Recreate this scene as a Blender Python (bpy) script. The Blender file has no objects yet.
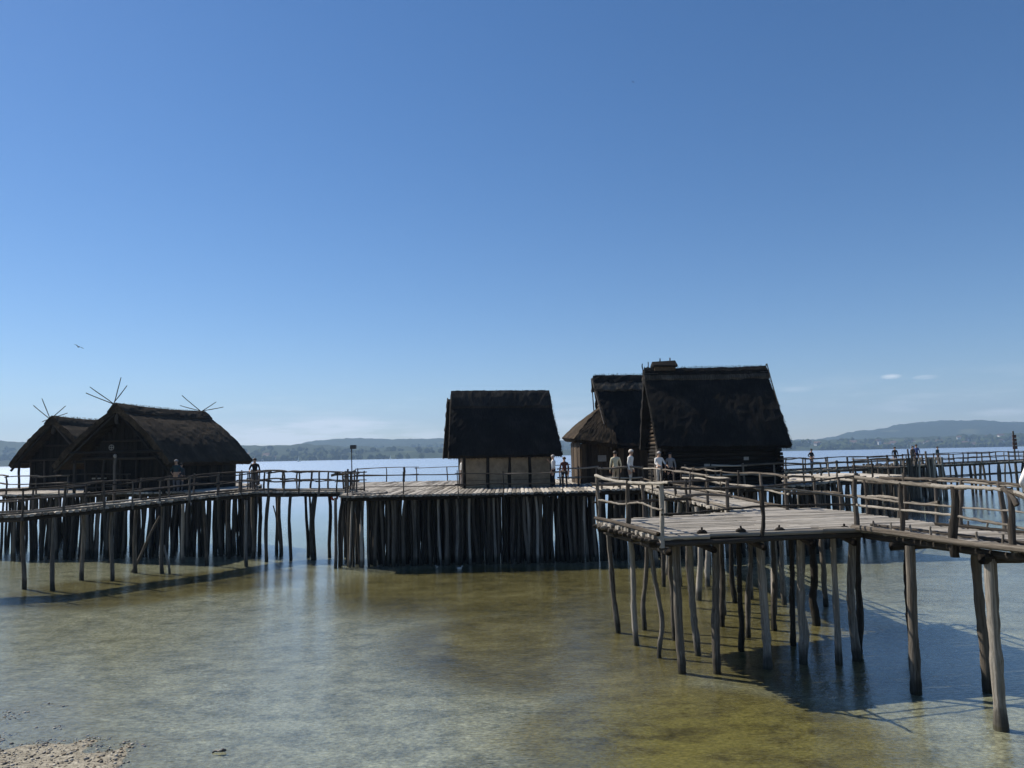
import bpy, bmesh, math, random
from mathutils import Vector, Matrix, noise as mnoise

V = Vector
RNG = random.Random(11)
SC = bpy.context.scene
COL = SC.collection

# ------------------------------------------------------------------ camera
FPX, EYE = 760.0, 5.2
PITCH = math.atan((454.8 - 384) / FPX)
ROLL = math.asin(-0.0195)
_f = V((0, math.cos(PITCH), math.sin(PITCH)))
_u0 = V((0, -math.sin(PITCH), math.cos(PITCH)))
_r0 = V((1, 0, 0))
_i = _r0 * math.cos(ROLL) + _u0 * math.sin(ROLL)
_j = _u0 * math.cos(ROLL) - _r0 * math.sin(ROLL)
cam_data = bpy.data.cameras.new('camera')
cam_data.sensor_width = 36.0
cam_data.lens = 36.0 * FPX / 1024.0
cam_data.clip_start = 0.1
cam_data.clip_end = 30000.0
cam = bpy.data.objects.new('camera', cam_data)
cam.matrix_world = Matrix(((_i.x, _j.x, -_f.x, 0), (_i.y, _j.y, -_f.y, 0), (_i.z, _j.z, -_f.z, EYE), (0, 0, 0, 1)))
COL.objects.link(cam)
SC.camera = cam

# ------------------------------------------------------------------ sky and sun
SUN = V((-0.605, 0.350, 0.715)).normalized()
SUN_ELEV = math.asin(SUN.z)
SUN_ROT = math.atan2(SUN.x, SUN.y)
world = bpy.data.worlds.new('World')
SC.world = world
world.use_nodes = True
wn, wl = world.node_tree.nodes, world.node_tree.links
wn.clear()
w_out = wn.new('ShaderNodeOutputWorld')
w_bg = wn.new('ShaderNodeBackground')
w_sky = wn.new('ShaderNodeTexSky')
w_sky.sky_type = 'NISHITA'
w_sky.sun_disc = False
w_sky.sun_elevation = SUN_ELEV
w_sky.sun_rotation = SUN_ROT % (2 * math.pi)
w_sky.altitude = 400
w_sky.air_density = 1.0
w_sky.dust_density = 0.15
w_sky.ozone_density = 3.5
w_bg.inputs['Strength'].default_value = 0.075
wl.new(w_bg.outputs[0], w_out.inputs[0])
# thin fair-weather cloud low over the far shore
w_tc = wn.new('ShaderNodeTexCoord')
w_sep = wn.new('ShaderNodeSeparateXYZ')
wl.new(w_tc.outputs['Generated'], w_sep.inputs[0])
w_map = wn.new('ShaderNodeMapping')
w_map.inputs['Scale'].default_value = (9, 9, 75)
w_map.inputs['Location'].default_value = (2.3, 0.4, 1.0)
wl.new(w_tc.outputs['Generated'], w_map.inputs[0])
w_no = wn.new('ShaderNodeTexNoise')
w_no.inputs['Scale'].default_value = 1.0
w_no.inputs['Detail'].default_value = 7
w_no.inputs['Roughness'].default_value = 0.62
wl.new(w_map.outputs[0], w_no.inputs['Vector'])
w_r1 = wn.new('ShaderNodeMapRange')
w_r1.inputs[1].default_value, w_r1.inputs[2].default_value = 0.47, 0.66
w_r1.interpolation_type = 'SMOOTHSTEP'
wl.new(w_no.outputs[0], w_r1.inputs[0])
w_r2 = wn.new('ShaderNodeMapRange')
w_r2.inputs[1].default_value, w_r2.inputs[2].default_value = 0.105, 0.035
w_r2.interpolation_type = 'SMOOTHSTEP'
wl.new(w_sep.outputs['Z'], w_r2.inputs[0])
w_m = wn.new('ShaderNodeMath'); w_m.operation = 'MULTIPLY'
wl.new(w_r1.outputs[0], w_m.inputs[0]); wl.new(w_r2.outputs[0], w_m.inputs[1])
w_m2 = wn.new('ShaderNodeMath'); w_m2.operation = 'MULTIPLY'
w_m2.inputs[1].default_value = 0.25
wl.new(w_m.outputs[0], w_m2.inputs[0])
w_hs = wn.new('ShaderNodeHueSaturation')
w_hs.inputs['Saturation'].default_value = 1.22
w_hs.inputs['Value'].default_value = 1.0
wl.new(w_sky.outputs[0], w_hs.inputs['Color'])
w_mix = wn.new('ShaderNodeMix'); w_mix.data_type = 'RGBA'
w_mix.inputs[7].default_value = (9.6, 10.0, 10.4, 1)
w_tint = wn.new('ShaderNodeMix'); w_tint.data_type = 'RGBA'; w_tint.blend_type = 'MULTIPLY'
w_tint.inputs[0].default_value = 1.0
w_tint.inputs[7].default_value = (0.97, 0.94, 1.0, 1)
wl.new(w_hs.outputs[0], w_tint.inputs[6])
wl.new(w_tint.outputs[2], w_mix.inputs[6])
def wmath(op, a, b):
    o = wn.new('ShaderNodeMath'); o.operation = op
    for k, x in ((0, a), (1, b)):
        if hasattr(x, 'node'): wl.new(x, o.inputs[k])
        else: o.inputs[k].default_value = x
    return o.outputs[0]
w_az = wmath('DIVIDE', w_sep.outputs['X'], wmath('MAXIMUM', w_sep.outputs['Y'], 0.05))
# single cloud streaks: azimuth, elevation, half width, half height, strength (directions of the sky, not of the frame)
w_cl = None
for a0, e0, wa, we, st in ((0.501, 0.083, 0.016, 0.0035, 0.75), (0.547, 0.080, 0.020, 0.003, 0.75), (0.375, 0.073, 0.026, 0.0045, 0.40), (-0.27, 0.030, 0.20, 0.026, 1.7), (0.08, 0.045, 0.05, 0.018, 0.6), (0.64, 0.036, 0.05, 0.005, 0.6)):
    dx = wmath('DIVIDE', wmath('SUBTRACT', w_az, a0), wa)
    dz = wmath('DIVIDE', wmath('SUBTRACT', w_sep.outputs['Z'], e0), we)
    d2 = wmath('ADD', wmath('MULTIPLY', dx, dx), wmath('MULTIPLY', dz, dz))
    g = wmath('MULTIPLY', wmath('MAXIMUM', wmath('SUBTRACT', 1.0, d2), 0.0), st)
    w_cl = g if w_cl is None else wmath('MAXIMUM', w_cl, g)
w_rn = wn.new('ShaderNodeMapRange')
w_rn.inputs[1].default_value, w_rn.inputs[2].default_value = 0.36, 0.62
wl.new(w_no.outputs[0], w_rn.inputs[0])
w_cl = wmath('MULTIPLY', w_cl, w_rn.outputs[0])
w_all = wmath('MINIMUM', wmath('MAXIMUM', w_cl, w_m2.outputs[0]), 0.8)
wl.new(w_all, w_mix.inputs[0])
wl.new(w_mix.outputs[2], w_bg.inputs['Color'])

sun_data = bpy.data.lights.new('sun', 'SUN')
sun_data.energy = 5.0
sun_data.angle = math.radians(0.55)
sun_data.color = (1.0, 0.92, 0.80)
sun = bpy.data.objects.new('sun', sun_data)
sun.rotation_euler = (-SUN).to_track_quat('-Z', 'Y').to_euler()
sun.location = SUN * 60
COL.objects.link(sun)

SC.render.engine = 'CYCLES'
SC.cycles.use_denoising = True
SC.cycles.max_bounces = 10
SC.cycles.transparent_max_bounces = 12
SC.cycles.volume_bounces = 0
SC.cycles.sample_clamp_indirect = 6
SC.cycles.caustics_reflective = False
SC.cycles.caustics_refractive = False
SC.view_settings.view_transform = 'Standard'
SC.view_settings.look = 'None'
SC.view_settings.exposure = 0.5
SC.view_settings.gamma = 1.0

# ------------------------------------------------------------------ helpers
def ray(u, v):
    return _f + _i * ((u - 512) / FPX) - _j * ((v - 384) / FPX)

def G(u, v, h=0.0):
    d = ray(u, v)
    t = (h - EYE) / d.z
    return V((0, 0, EYE)) + d * t

def AT(u, v, y):
    d = ray(u, v)
    return V((0, 0, EYE)) + d * (y / d.y)

def link(o, parent=None):
    COL.objects.link(o)
    if parent is not None:
        o.parent = parent
    return o

def tag(o, label=None, cat=None, group=None, kind=None):
    if label: o['label'] = label
    if cat: o['category'] = cat
    if group: o['group'] = group
    if kind: o['kind'] = kind
    return o

def empty(name, loc=(0, 0, 0), rz=0.0):
    o = bpy.data.objects.new(name, None)
    o.location = loc
    o.rotation_euler = (0, 0, rz)
    o.empty_display_size = 0.3
    return link(o)

class MB:
    """collects verts and faces for one mesh"""
    def __init__(self):
        self.v, self.f, self.mi = [], [], []
    def face(self, idx, m=0):
        self.f.append(idx); self.mi.append(m)
    def box(self, x0, x1, y0, y1, z0, z1, m=0):
        b = len(self.v)
        self.v += [(x, y, z) for z in (z0, z1) for y in (y0, y1) for x in (x0, x1)]
        for q in ((0, 2, 3, 1), (4, 5, 7, 6), (0, 1, 5, 4), (2, 6, 7, 3), (0, 4, 6, 2), (1, 3, 7, 5)):
            self.face([b + k for k in q], m)
        return self
    def tube(self, pts, radii, n=8, m=0, caps=True):
        pts = [V(p) for p in pts]
        b = len(self.v)
        t0 = (pts[-1] - pts[0]).normalized()
        ref = V((1, 0, 0)) if abs(t0.x) < 0.8 else V((0, 1, 0))
        for k, p in enumerate(pts):
            t = (pts[min(k + 1, len(pts) - 1)] - pts[max(k - 1, 0)]).normalized()
            a = (ref - t * ref.dot(t)).normalized()
            c = t.cross(a)
            r = radii[k] if hasattr(radii, '__len__') else radii
            for s in range(n):
                th = 2 * math.pi * s / n
                self.v.append(tuple(p + (a * math.cos(th) + c * math.sin(th)) * r))
        for k in range(len(pts) - 1):
            for s in range(n):
                s2 = (s + 1) % n
                self.face([b + k * n + s, b + k * n + s2, b + (k + 1) * n + s2, b + (k + 1) * n + s], m)
        if caps:
            self.face([b + s for s in range(n)][::-1], m)
            e = b + (len(pts) - 1) * n
            self.face([e + s for s in range(n)], m)
        return self
    def mesh(self, name, mats, smooth=False):
        me = bpy.data.meshes.new(name)
        me.from_pydata([tuple(p) for p in self.v], [], self.f)
        for m in (mats if isinstance(mats, (list, tuple)) else [mats]):
            me.materials.append(m)
        me.polygons.foreach_set('material_index', self.mi)
        if smooth:
            me.polygons.foreach_set('use_smooth', [True] * len(self.f))
        me.update()
        return me
    def build(self, name, mats, parent=None, smooth=False):
        return link(bpy.data.objects.new(name, self.mesh(name, mats, smooth)), parent)

# ------------------------------------------------------------------ materials
class NT:
    def __init__(self, name):
        self.m = bpy.data.materials.new(name)
        self.m.use_nodes = True
        self.n, self.l = self.m.node_tree.nodes, self.m.node_tree.links
        self.n.clear()
        self.out = self.n.new('ShaderNodeOutputMaterial')
    def node(self, t, **kw):
        o = self.n.new('ShaderNode' + t)
        for k, v in kw.items():
            setattr(o, k, v)
        return o
    def put(self, sock, val):
        if hasattr(val, 'node'):
            self.l.new(val, sock)
        else:
            sock.default_value = val
    def coord(self, kind='Object'):
        return self.node('TexCoord').outputs[kind]
    def pos(self):
        return self.node('NewGeometry').outputs['Position']
    def rand(self):
        return self.node('ObjectInfo').outputs['Random']
    def mapping(self, vec, scale=(1, 1, 1), rot=(0, 0, 0), loc=(0, 0, 0)):
        o = self.node('Mapping')
        self.l.new(vec, o.inputs[0])
        self.put(o.inputs['Scale'], scale); self.put(o.inputs['Rotation'], rot); self.put(o.inputs['Location'], loc)
        return o.outputs[0]
    def noise(self, vec, scale=1.0, detail=5.0, rough=0.55, w=None):
        o = self.node('TexNoise')
        if w is not None:
            o.noise_dimensions = '4D'
            self.put(o.inputs['W'], w)
        self.l.new(vec, o.inputs['Vector'])
        self.put(o.inputs['Scale'], scale); self.put(o.inputs['Detail'], detail); self.put(o.inputs['Roughness'], rough)
        return o.outputs[0]
    def math(self, op, a, b=0.0, clamp=False):
        o = self.node('Math', operation=op, use_clamp=clamp)
        self.put(o.inputs[0], a); self.put(o.inputs[1], b)
        return o.outputs[0]
    def rng(self, val, a, b, c=0.0, d=1.0, smooth=False):
        o = self.node('MapRange')
        if smooth: o.interpolation_type = 'SMOOTHSTEP'
        self.put(o.inputs[0], val)
        for k, x in zip((1, 2, 3, 4), (a, b, c, d)):
            self.put(o.inputs[k], x)
        return o.outputs[0]
    def ramp(self, fac, stops):
        o = self.node('ValToRGB')
        el = o.color_ramp.elements
        while len(el) < len(stops):
            el.new(0.5)
        for e, (p, c) in zip(el, stops):
            e.position = p
            e.color = (*c, 1)
        self.put(o.inputs[0], fac)
        return o.outputs[0]
    def mix(self, fac, a, b, mode='MIX'):
        o = self.node('Mix', data_type='RGBA', blend_type=mode)
        self.put(o.inputs[0], fac)
        for k, x in ((6, a), (7, b)):
            self.put(o.inputs[k], x if hasattr(x, 'node') else (*x, 1))
        return o.outputs[2]
    def bump(self, h, dist=0.02, strength=1.0):
        o = self.node('Bump')
        self.put(o.inputs['Strength'], strength); self.put(o.inputs['Distance'], dist); self.put(o.inputs['Height'], h)
        return o.outputs[0]
    def bsdf(self, col, rough=0.85, normal=None, spec=0.3, metal=0.0, emit=None):
        o = self.node('BsdfPrincipled')
        self.put(o.inputs['Base Color'], col if hasattr(col, 'node') else (*col, 1))
        self.put(o.inputs['Roughness'], rough)
        o.inputs['Specular IOR Level'].default_value = spec
        o.inputs['Metallic'].default_value = metal
        if normal is not None:
            self.l.new(normal, o.inputs['Normal'])
        self.l.new(o.outputs[0], self.out.inputs[0])
        return self.m

def wood_mat(name, dark, mid, light, grain=(3.0, 3.0, 2.2), wet=False, bump=0.022):
    """weathered wood; object space z runs along the log"""
    t = NT(name)
    r = t.rand()
    vec = t.mapping(t.coord('Object'), scale=grain)
    w = t.math('MULTIPLY', r, 37.0)
    g = t.noise(vec, 2.4, 6, 0.62, w=w)
    big = t.noise(vec, 0.7, 3, 0.5, w=w)
    v = t.math('ADD', t.math('MULTIPLY', g, 0.7), t.math('MULTIPLY', big, 0.5))
    v = t.math('ADD', v, t.rng(r, 0, 1, -0.20, 0.17))
    col = t.ramp(v, [(0.36, dark), (0.55, mid), (0.78, light)])
    if wet:
        z = t.node('SeparateXYZ'); t.l.new(t.pos(), z.inputs[0])
        jig = t.math('MULTIPLY', t.math('SUBTRACT', t.noise(t.pos(), 5.0, 3), 0.5), 0.35)
        zz = t.math('ADD', z.outputs[2], jig)
        fac = t.rng(zz, 0.10, 0.42, 0.75, 0.0, smooth=True)
        col = t.mix(fac, col, (0.022, 0.022, 0.016))
    fine = t.noise(vec, 7.0, 4, 0.6, w=w)
    h = t.math('ADD', t.math('MULTIPLY', fine, 0.6), g)
    return t.bsdf(col, 0.88, t.bump(h, bump), spec=0.2)

M = {}
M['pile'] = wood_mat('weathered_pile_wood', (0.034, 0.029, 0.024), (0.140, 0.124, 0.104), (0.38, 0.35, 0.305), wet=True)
M['pile_dark'] = wood_mat('shaded_pile_wood', (0.014, 0.012, 0.010), (0.045, 0.039, 0.032), (0.14, 0.122, 0.10), wet=True)  # darker copy of the pile wood, shade under decks put into the colour
M['rail'] = wood_mat('barked_rail_wood', (0.055, 0.044, 0.034), (0.18, 0.158, 0.13), (0.40, 0.37, 0.32))
M['rail_dark'] = wood_mat('dark_rail_wood', (0.028, 0.024, 0.020), (0.065, 0.056, 0.047), (0.16, 0.14, 0.12))
M['plank'] = wood_mat('grey_deck_wood', (0.10, 0.088, 0.072), (0.30, 0.275, 0.235), (0.50, 0.465, 0.41))
M['beam'] = wood_mat('deck_beam_wood', (0.011, 0.009, 0.0075), (0.026, 0.022, 0.018), (0.065, 0.056, 0.047))  # darkened beams; the shade of the deck is put into the colour
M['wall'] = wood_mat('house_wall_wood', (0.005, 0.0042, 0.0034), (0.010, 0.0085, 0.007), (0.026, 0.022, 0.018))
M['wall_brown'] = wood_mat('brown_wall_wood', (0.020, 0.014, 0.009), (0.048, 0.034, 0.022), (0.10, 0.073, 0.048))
M['twig'] = wood_mat('dark_pole_wood', (0.02, 0.017, 0.014), (0.04, 0.034, 0.028), (0.08, 0.07, 0.06))

def thatch_mat(name, dark, mid, light):
    t = NT(name)
    co = t.coord('Object')
    r = t.rand()
    st = t.noise(t.mapping(co, scale=(22, 1.8, 1.8)), 1.8, 6, 0.7)
    pat = t.noise(co, 0.9, 5, 0.6)
    v = t.math('ADD', t.math('MULTIPLY', st, 0.65), t.math('MULTIPLY', pat, 0.5))
    col = t.ramp(v, [(0.40, dark), (0.58, mid), (0.78, light)])
    moss = t.rng(t.noise(co, 1.7, 4, 0.6, w=4.2), 0.56, 0.72, 0.0, 0.35)
    col = t.mix(moss, col, (0.012, 0.014, 0.008))
    return t.bsdf(col, 0.95, t.bump(t.math('ADD', st, t.math('MULTIPLY', pat, 0.35)), 0.045), spec=0.1)
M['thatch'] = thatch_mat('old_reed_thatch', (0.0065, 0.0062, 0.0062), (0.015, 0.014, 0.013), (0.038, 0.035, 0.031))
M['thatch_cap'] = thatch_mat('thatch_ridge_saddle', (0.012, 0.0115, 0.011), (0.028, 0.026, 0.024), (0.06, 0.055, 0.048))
M['thatch_lit'] = thatch_mat('sunlit_thatch_ridge', (0.022, 0.019, 0.015), (0.06, 0.052, 0.042), (0.17, 0.15, 0.125))  # ridge thatch lightened; the sunlight on it is put into the colour
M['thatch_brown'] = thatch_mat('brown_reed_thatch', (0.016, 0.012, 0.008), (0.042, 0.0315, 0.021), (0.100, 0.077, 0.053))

def plain(name, col, rough=0.8, spec=0.3, var=0.25, scale=4.0, bump=0.01):
    t = NT(name)
    co = t.coord('Object')
    n = t.noise(co, scale, 5, 0.6)
    c = t.mix(t.rng(n, 0.3, 0.7), tuple(x * (1 - var) for x in col), tuple(min(1, x * (1 + var)) for x in col))
    return t.bsdf(c, rough, t.bump(n, bump), spec=spec)
M['daub'] = plain('clay_daub', (0.205, 0.165, 0.112), 0.92, 0.15, 0.3, 2.5, 0.03)
M['white_paint'] = plain('white_paint', (0.55, 0.54, 0.50), 0.7)
M['sign_paint'] = plain('pale_sign', (0.30, 0.28, 0.25), 0.7)
M['dark_metal'] = plain('dark_metal', (0.03, 0.03, 0.032), 0.5, 0.5)
M['red'] = plain('red_plastic', (0.40, 0.035, 0.03), 0.45, 0.5)
M['white_feather'] = plain('white_feather', (0.62, 0.60, 0.55), 0.8)
M['dark_feather'] = plain('dark_feather', (0.03, 0.032, 0.036), 0.8)
M['sail'] = plain('white_sail', (0.8, 0.8, 0.8), 0.7)
M['rust'] = plain('rust_brown_board', (0.10, 0.05, 0.035), 0.8)
M['stone'] = plain('wet_stone', (0.05, 0.045, 0.04), 0.5, 0.5, 0.4, 9)

# ------------------------------------------------------------------ lake bed, water
def shore_height(x, y):
    """ground height under and beside the water"""
    # shoreline runs from (-11.5, 17) to (-4.8, 12.6); land lies on the camera's left
    a, b = V((-12.0, 16.1)), V((-5.7, 12.0))
    d = (b - a).normalized()
    n = V((d.y, -d.x))
    p = V((x, y)) - a
    s = p.dot(n)                       # positive towards the land
    s += 0.9 * (mnoise.noise(V((x * 0.35, y * 0.35, 3.1)))) + 0.35 * mnoise.noise(V((x * 1.3, y * 1.3, 7.7)))
    if s > 0:
        z = 0.006 + s * 0.026 + max(0, s - 1.5) * 0.03
        z = min(z, 0.9)
    else:
        z = 0.006 + s * 0.022
        z = max(z, -0.075 + 0.001 * s)
    deep = max(0.0, y - 41.0)
    z2 = -deep * 0.06
    z = min(z, z + z2) if s < 0 else z
    z += 0.025 * mnoise.noise(V((x * 0.5, y * 0.5, 0.5))) * (1 if s < -1.5 else 0.6)
    z += 0.012 * mnoise.noise(V((x * 2.1, y * 2.1, 1.5)))
    if -1.5 < s < 3.0:
        z += 0.020 * mnoise.noise(V((x * 1.1, y * 1.4, 5.5))) + 0.012 * mnoise.noise(V((x * 4.3, y * 5.1, 2.5)))
    return max(z, -7.0)

def grid_axis(fine0, fine1, step, far0, far1):
    xs = []
    x = fine0
    while x <= fine1 + 1e-6:
        xs.append(x); x += step
    s = step
    while xs[-1] < far1:
        s *= 1.35
        xs.append(min(far1, xs[-1] + s))
    s = step
    while xs[0] > far0:
        s *= 1.35
        xs.insert(0, max(far0, xs[0] - s))
    return xs

BX, BY0, BY1 = 7500.0, -400.0, 6200.0
gx = grid_axis(-24, 24, 0.2, -BX + 100, BX - 100)
gy = grid_axis(9, 43, 0.2, BY0 + 60, BY1 - 60)
mb = MB()
for y in gy:
    for x in gx:
        mb.v.append((x, y, shore_height(x, y)))
nx = len(gx)
for b in range(len(gy) - 1):
    for a in range(nx - 1):
        mb.face([b * nx + a, b * nx + a + 1, (b + 1) * nx + a + 1, (b + 1) * nx + a])

t = NT('lake_bed_sand')
ps = t.pos()
n1 = t.noise(ps, 0.16, 5, 0.6)
n2 = t.noise(t.mapping(ps, scale=(1, 1.6, 1)), 0.9, 6, 0.65)
n3 = t.noise(ps, 6.0, 6, 0.72)
n4 = t.noise(t.mapping(ps, rot=(0, 0, 0.5), scale=(1, 2.4, 1)), 4.2, 3, 0.6)
v = t.math('ADD', t.math('ADD', t.math('MULTIPLY', n1, 0.55), t.math('MULTIPLY', n2, 0.5)), t.math('MULTIPLY', n3, 0.32))
col = t.ramp(v, [(0.46, (0.020, 0.017, 0.006)), (0.57, (0.066, 0.054, 0.020)), (0.67, (0.125, 0.102, 0.042)), (0.83, (0.23, 0.195, 0.105))])
pale = t.mix(t.rng(t.math('ADD', t.math('MULTIPLY', n2, 0.5), t.math('MULTIPLY', n3, 0.5)), 0.38, 0.62), (0.13, 0.128, 0.108), (0.42, 0.41, 0.365))
olive = None
for u_, v_, rad_ in ((700, 735, 5.0), (560, 640, 7.0), (480, 585, 9.0), (780, 640, 6.5), (120, 588, 6.0), (230, 578, 5.0), (620, 590, 9.0)):
    c_ = G(u_, v_)
    dd = t.node('VectorMath', operation='DISTANCE'); t.l.new(ps, dd.inputs[0]); dd.inputs[1].default_value = c_
    e_ = t.rng(dd.outputs['Value'], rad_, rad_ * 0.35, 0.0, 1.0, smooth=True)
    olive = e_ if olive is None else t.math('MAXIMUM', olive, e_)
olive = t.math('ADD', olive, t.math('MULTIPLY', t.math('SUBTRACT', n1, 0.5), 0.9))
olive = t.math('ADD', olive, t.math('MULTIPLY', t.math('SUBTRACT', n2, 0.5), 0.7))
col = t.mix(t.rng(olive, 0.15, 0.75, smooth=True), pale, col)
col = t.mix(t.rng(n4, 0.5, 0.75, 0, 0.30), col, (0.24, 0.225, 0.15))
sep = t.node('SeparateXYZ'); t.l.new(ps, sep.inputs[0])
yg = t.node('VectorMath', operation='DISTANCE'); t.l.new(ps, yg.inputs[0]); yg.inputs[1].default_value = G(720, 745)
col = t.mix(t.math('MULTIPLY', t.rng(yg.outputs['Value'], 4.6, 1.2, 0.0, 0.75, smooth=True), t.rng(n2, 0.40, 0.58)), col, (0.215, 0.185, 0.062))
marl = t.rng(sep.outputs[1], 42.0, 60.0, smooth=True)
col = t.mix(marl, col, (0.34, 0.40, 0.40))
spk = t.noise(t.mapping(ps, scale=(1, 1.5, 1)), 11.0, 4, 0.75)
col = t.mix(1.0, col, t.ramp(spk, [(0.32, (0.52, 0.52, 0.50)), (0.50, (0.98, 0.98, 0.98)), (0.68, (1.45, 1.45, 1.42))]), 'MULTIPLY')
land = t.rng(sep.outputs[2], -0.055, 0.005, smooth=True)
peb = t.node('TexVoronoi'); t.l.new(ps, peb.inputs['Vector']); peb.inputs['Scale'].default_value = 34
pc = t.mix(t.rng(peb.outputs['Color'], 0.0, 1.0), (0.20, 0.18, 0.135), (0.55, 0.51, 0.41))
pc = t.mix(t.rng(n3, 0.35, 0.6), (0.19, 0.172, 0.13), pc)
pc = t.mix(t.rng(sep.outputs[2], 0.0, 0.03, 0.35, 0.0, smooth=True), pc, (0.09, 0.082, 0.062))
col = t.mix(land, col, pc)
t.bsdf(col, 0.9, t.bump(t.math('ADD', n3, n2), 0.03), spec=0.2)
M['bed'] = t.m
tag(mb.build('lake_bed', M['bed'], smooth=True), kind='structure')

t = NT('lake_water')
ps = t.pos()
w1 = t.noise(t.mapping(ps, rot=(0, 0, 0.12), scale=(1.0, 2.3, 1)), 3.6, 4, 0.62)
w2 = t.noise(t.mapping(ps, rot=(0, 0, -0.15), scale=(1.0, 2.0, 1)), 8.0, 3, 0.55)
w3 = t.noise(t.mapping(ps, rot=(0, 0, 0.15), scale=(1.0, 2.2, 1)), 0.55, 3, 0.5)
calm = t.rng(t.noise(t.mapping(ps, scale=(0.6, 1.4, 1)), 0.07, 3, 0.5), 0.35, 0.65, 0.55, 1.25)
hgt = t.math('ADD', t.math('ADD', t.math('MULTIPLY', w1, 0.55), t.math('MULTIPLY', w2, 0.30)), t.math('MULTIPLY', w3, 0.16))
sy = t.node('SeparateXYZ'); t.l.new(ps, sy.inputs[0])
open_ = t.rng(sy.outputs[1], 42.0, 85.0, 1.0, 0.04)   # beyond the piles the chop is too fine to resolve: roughness takes over
nrm = t.bump(t.math('MULTIPLY', t.math('MULTIPLY', hgt, calm), open_), 0.030, 1.0)
fr = t.node('Fresnel'); t.l.new(t.rng(t.node('NewGeometry').outputs['Backfacing'], 0, 1, 1.333, 1 / 1.333), fr.inputs['IOR']); t.l.new(nrm, fr.inputs['Normal'])
gl = t.node('BsdfGlossy'); t.l.new(t.rng(sy.outputs[1], 42.0, 85.0, 0.015, 0.26), gl.inputs['Roughness']); t.l.new(nrm, gl.inputs['Normal'])
gl.inputs['Color'].default_value = (1, 1, 1, 1)
tr = t.node('BsdfTransparent'); tr.inputs['Color'].default_value = (0.84, 0.87, 0.76, 1)
mx = t.node('MixShader')
t.l.new(t.math('POWER', fr.outputs[0], t.rng(sy.outputs[1], 38.0, 80.0, 0.74, 0.5)), mx.inputs[0]); t.l.new(tr.outputs[0], mx.inputs[1]); t.l.new(gl.outputs[0], mx.inputs[2])
t.l.new(mx.outputs[0], t.out.inputs[0])
M['water'] = t.m
mb = MB()
mb.v = [(-BX + 150, BY0 + 80, 0), (BX - 150, BY0 + 80, 0), (BX - 150, BY1 - 80, 0), (-BX + 150, BY1 - 80, 0)]
mb.face([0, 1, 2, 3])
tag(mb.build('lake_water', M['water']), kind='structure')

# ------------------------------------------------------------------ far hills
def hill_mat(name, wood, field, fieldiness):
    t = NT(name)
    ps = t.pos()
    a = t.noise(t.mapping(ps, scale=(0.0045, 0.0035, 0.012)), 1.0, 4, 0.6)
    b = t.noise(ps, 0.03, 4, 0.7)
    col = t.mix(t.rng(b, 0.35, 0.7), tuple(x * 0.55 for x in wood), wood)
    col = t.mix(t.rng(a, 0.60 - fieldiness, 0.66 - fieldiness), col, field)
    return t.bsdf(col, 0.95, t.bump(b, 6.0), spec=0.05)
M['hill_near'] = hill_mat('far_wooded_shore', (0.040, 0.055, 0.024), (0.085, 0.10, 0.045), 0.0)
M['hill_far'] = hill_mat('far_wooded_hill', (0.036, 0.050, 0.026), (0.08, 0.09, 0.045), -0.04)

def hill(name, sil, d_ridge, d_foot, mat, seed, rough=1.0):
    """sil: picture silhouette (u, v) left to right; ridge stands at d_ridge, foot on the water at d_foot"""
    pts = [AT(u, v, d_ridge) for u, v in sil]
    mb = MB()
    n, m = 260, 16
    x0, x1 = pts[0].x, pts[-1].x
    for k in range(n + 1):
        x = x0 + (x1 - x0) * k / n
        for q in range(len(pts) - 1):
            if pts[q].x <= x <= pts[q + 1].x or q == len(pts) - 2:
                f = (x - pts[q].x) / (pts[q + 1].x - pts[q].x)
                f = f * f * (3 - 2 * f)
                zr = pts[q].z + (pts[q + 1].z - pts[q].z) * f
                break
        zr += rough * (5 * mnoise.noise(V((x * 0.012, seed, 0))) + 4 * mnoise.noise(V((x * 0.05, seed, 3))))
        edge = min(1.0, min(k, n - k) / 6.0)
        zr = max(3.0, zr) * edge
        for s in range(m + 3):
            f = s / m
            if s <= m:
                sc = (d_foot + (d_ridge - d_foot) * f) / d_ridge
                y = d_ridge * sc
                prof = f ** 1.5 * 0.75 + 0.25 * (1 - (1 - f) ** 2)
                z = -3 + (zr + 3) * prof + rough * f * (1 - f) * 70 * mnoise.noise(V((x * 0.0022, y * 0.004, seed)))
                if s == 0: z = -4
                z += rough * 4 * mnoise.noise(V((x * 0.03, y * 0.03, seed))) * f
            else:
                y = d_ridge + (s - m) * 300
                z = zr * (1 - 0.4 * (s - m))
            mb.v.append((x, y, z))
    c = m + 3
    for k in range(n):
        for s in range(c - 1):
            mb.face([k * c + s, (k + 1) * c + s, (k + 1) * c + s + 1, k * c + s + 1])
    return tag(mb.build(name, mat, smooth=True), kind='structure')

HILLS = [
    ('hill', [(-420, 446), (-200, 444), (0, 441), (60, 442), (150, 446), (245, 446), (290, 445), (420, 447), (560, 450), (700, 452)], 2700, 2050, 'hill_near', 1.3, 1.0),
    ('hill', [(180, 450), (290, 445), (322, 440), (350, 438), (400, 439), (450, 438.5), (520, 439), (600, 441), (690, 444), (780, 446)], 3900, 3000, 'hill_far', 4.1, 0.8),
    ('hill', [(640, 444), (700, 442), (780, 440.5), (812, 439.5), (836, 436.5), (848, 432), (870, 430), (885, 428), (900, 424), (940, 420.5), (975, 420), (1010, 422), (1060, 420), (1200, 418), (1400, 424)], 4300, 3100, 'hill_far', 8.8, 1.0),
    ('hill', [(760, 442), (800, 441), (860, 439), (930, 437), (985, 435), (1024, 433), (1100, 432), (1300, 434)], 2900, 2400, 'hill_near', 12.4, 0.8),
]
hill_objs = [hill(n, s, a, b, M[m], sd, r) for n, s, a, b, m, sd, r in HILLS]

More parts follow.
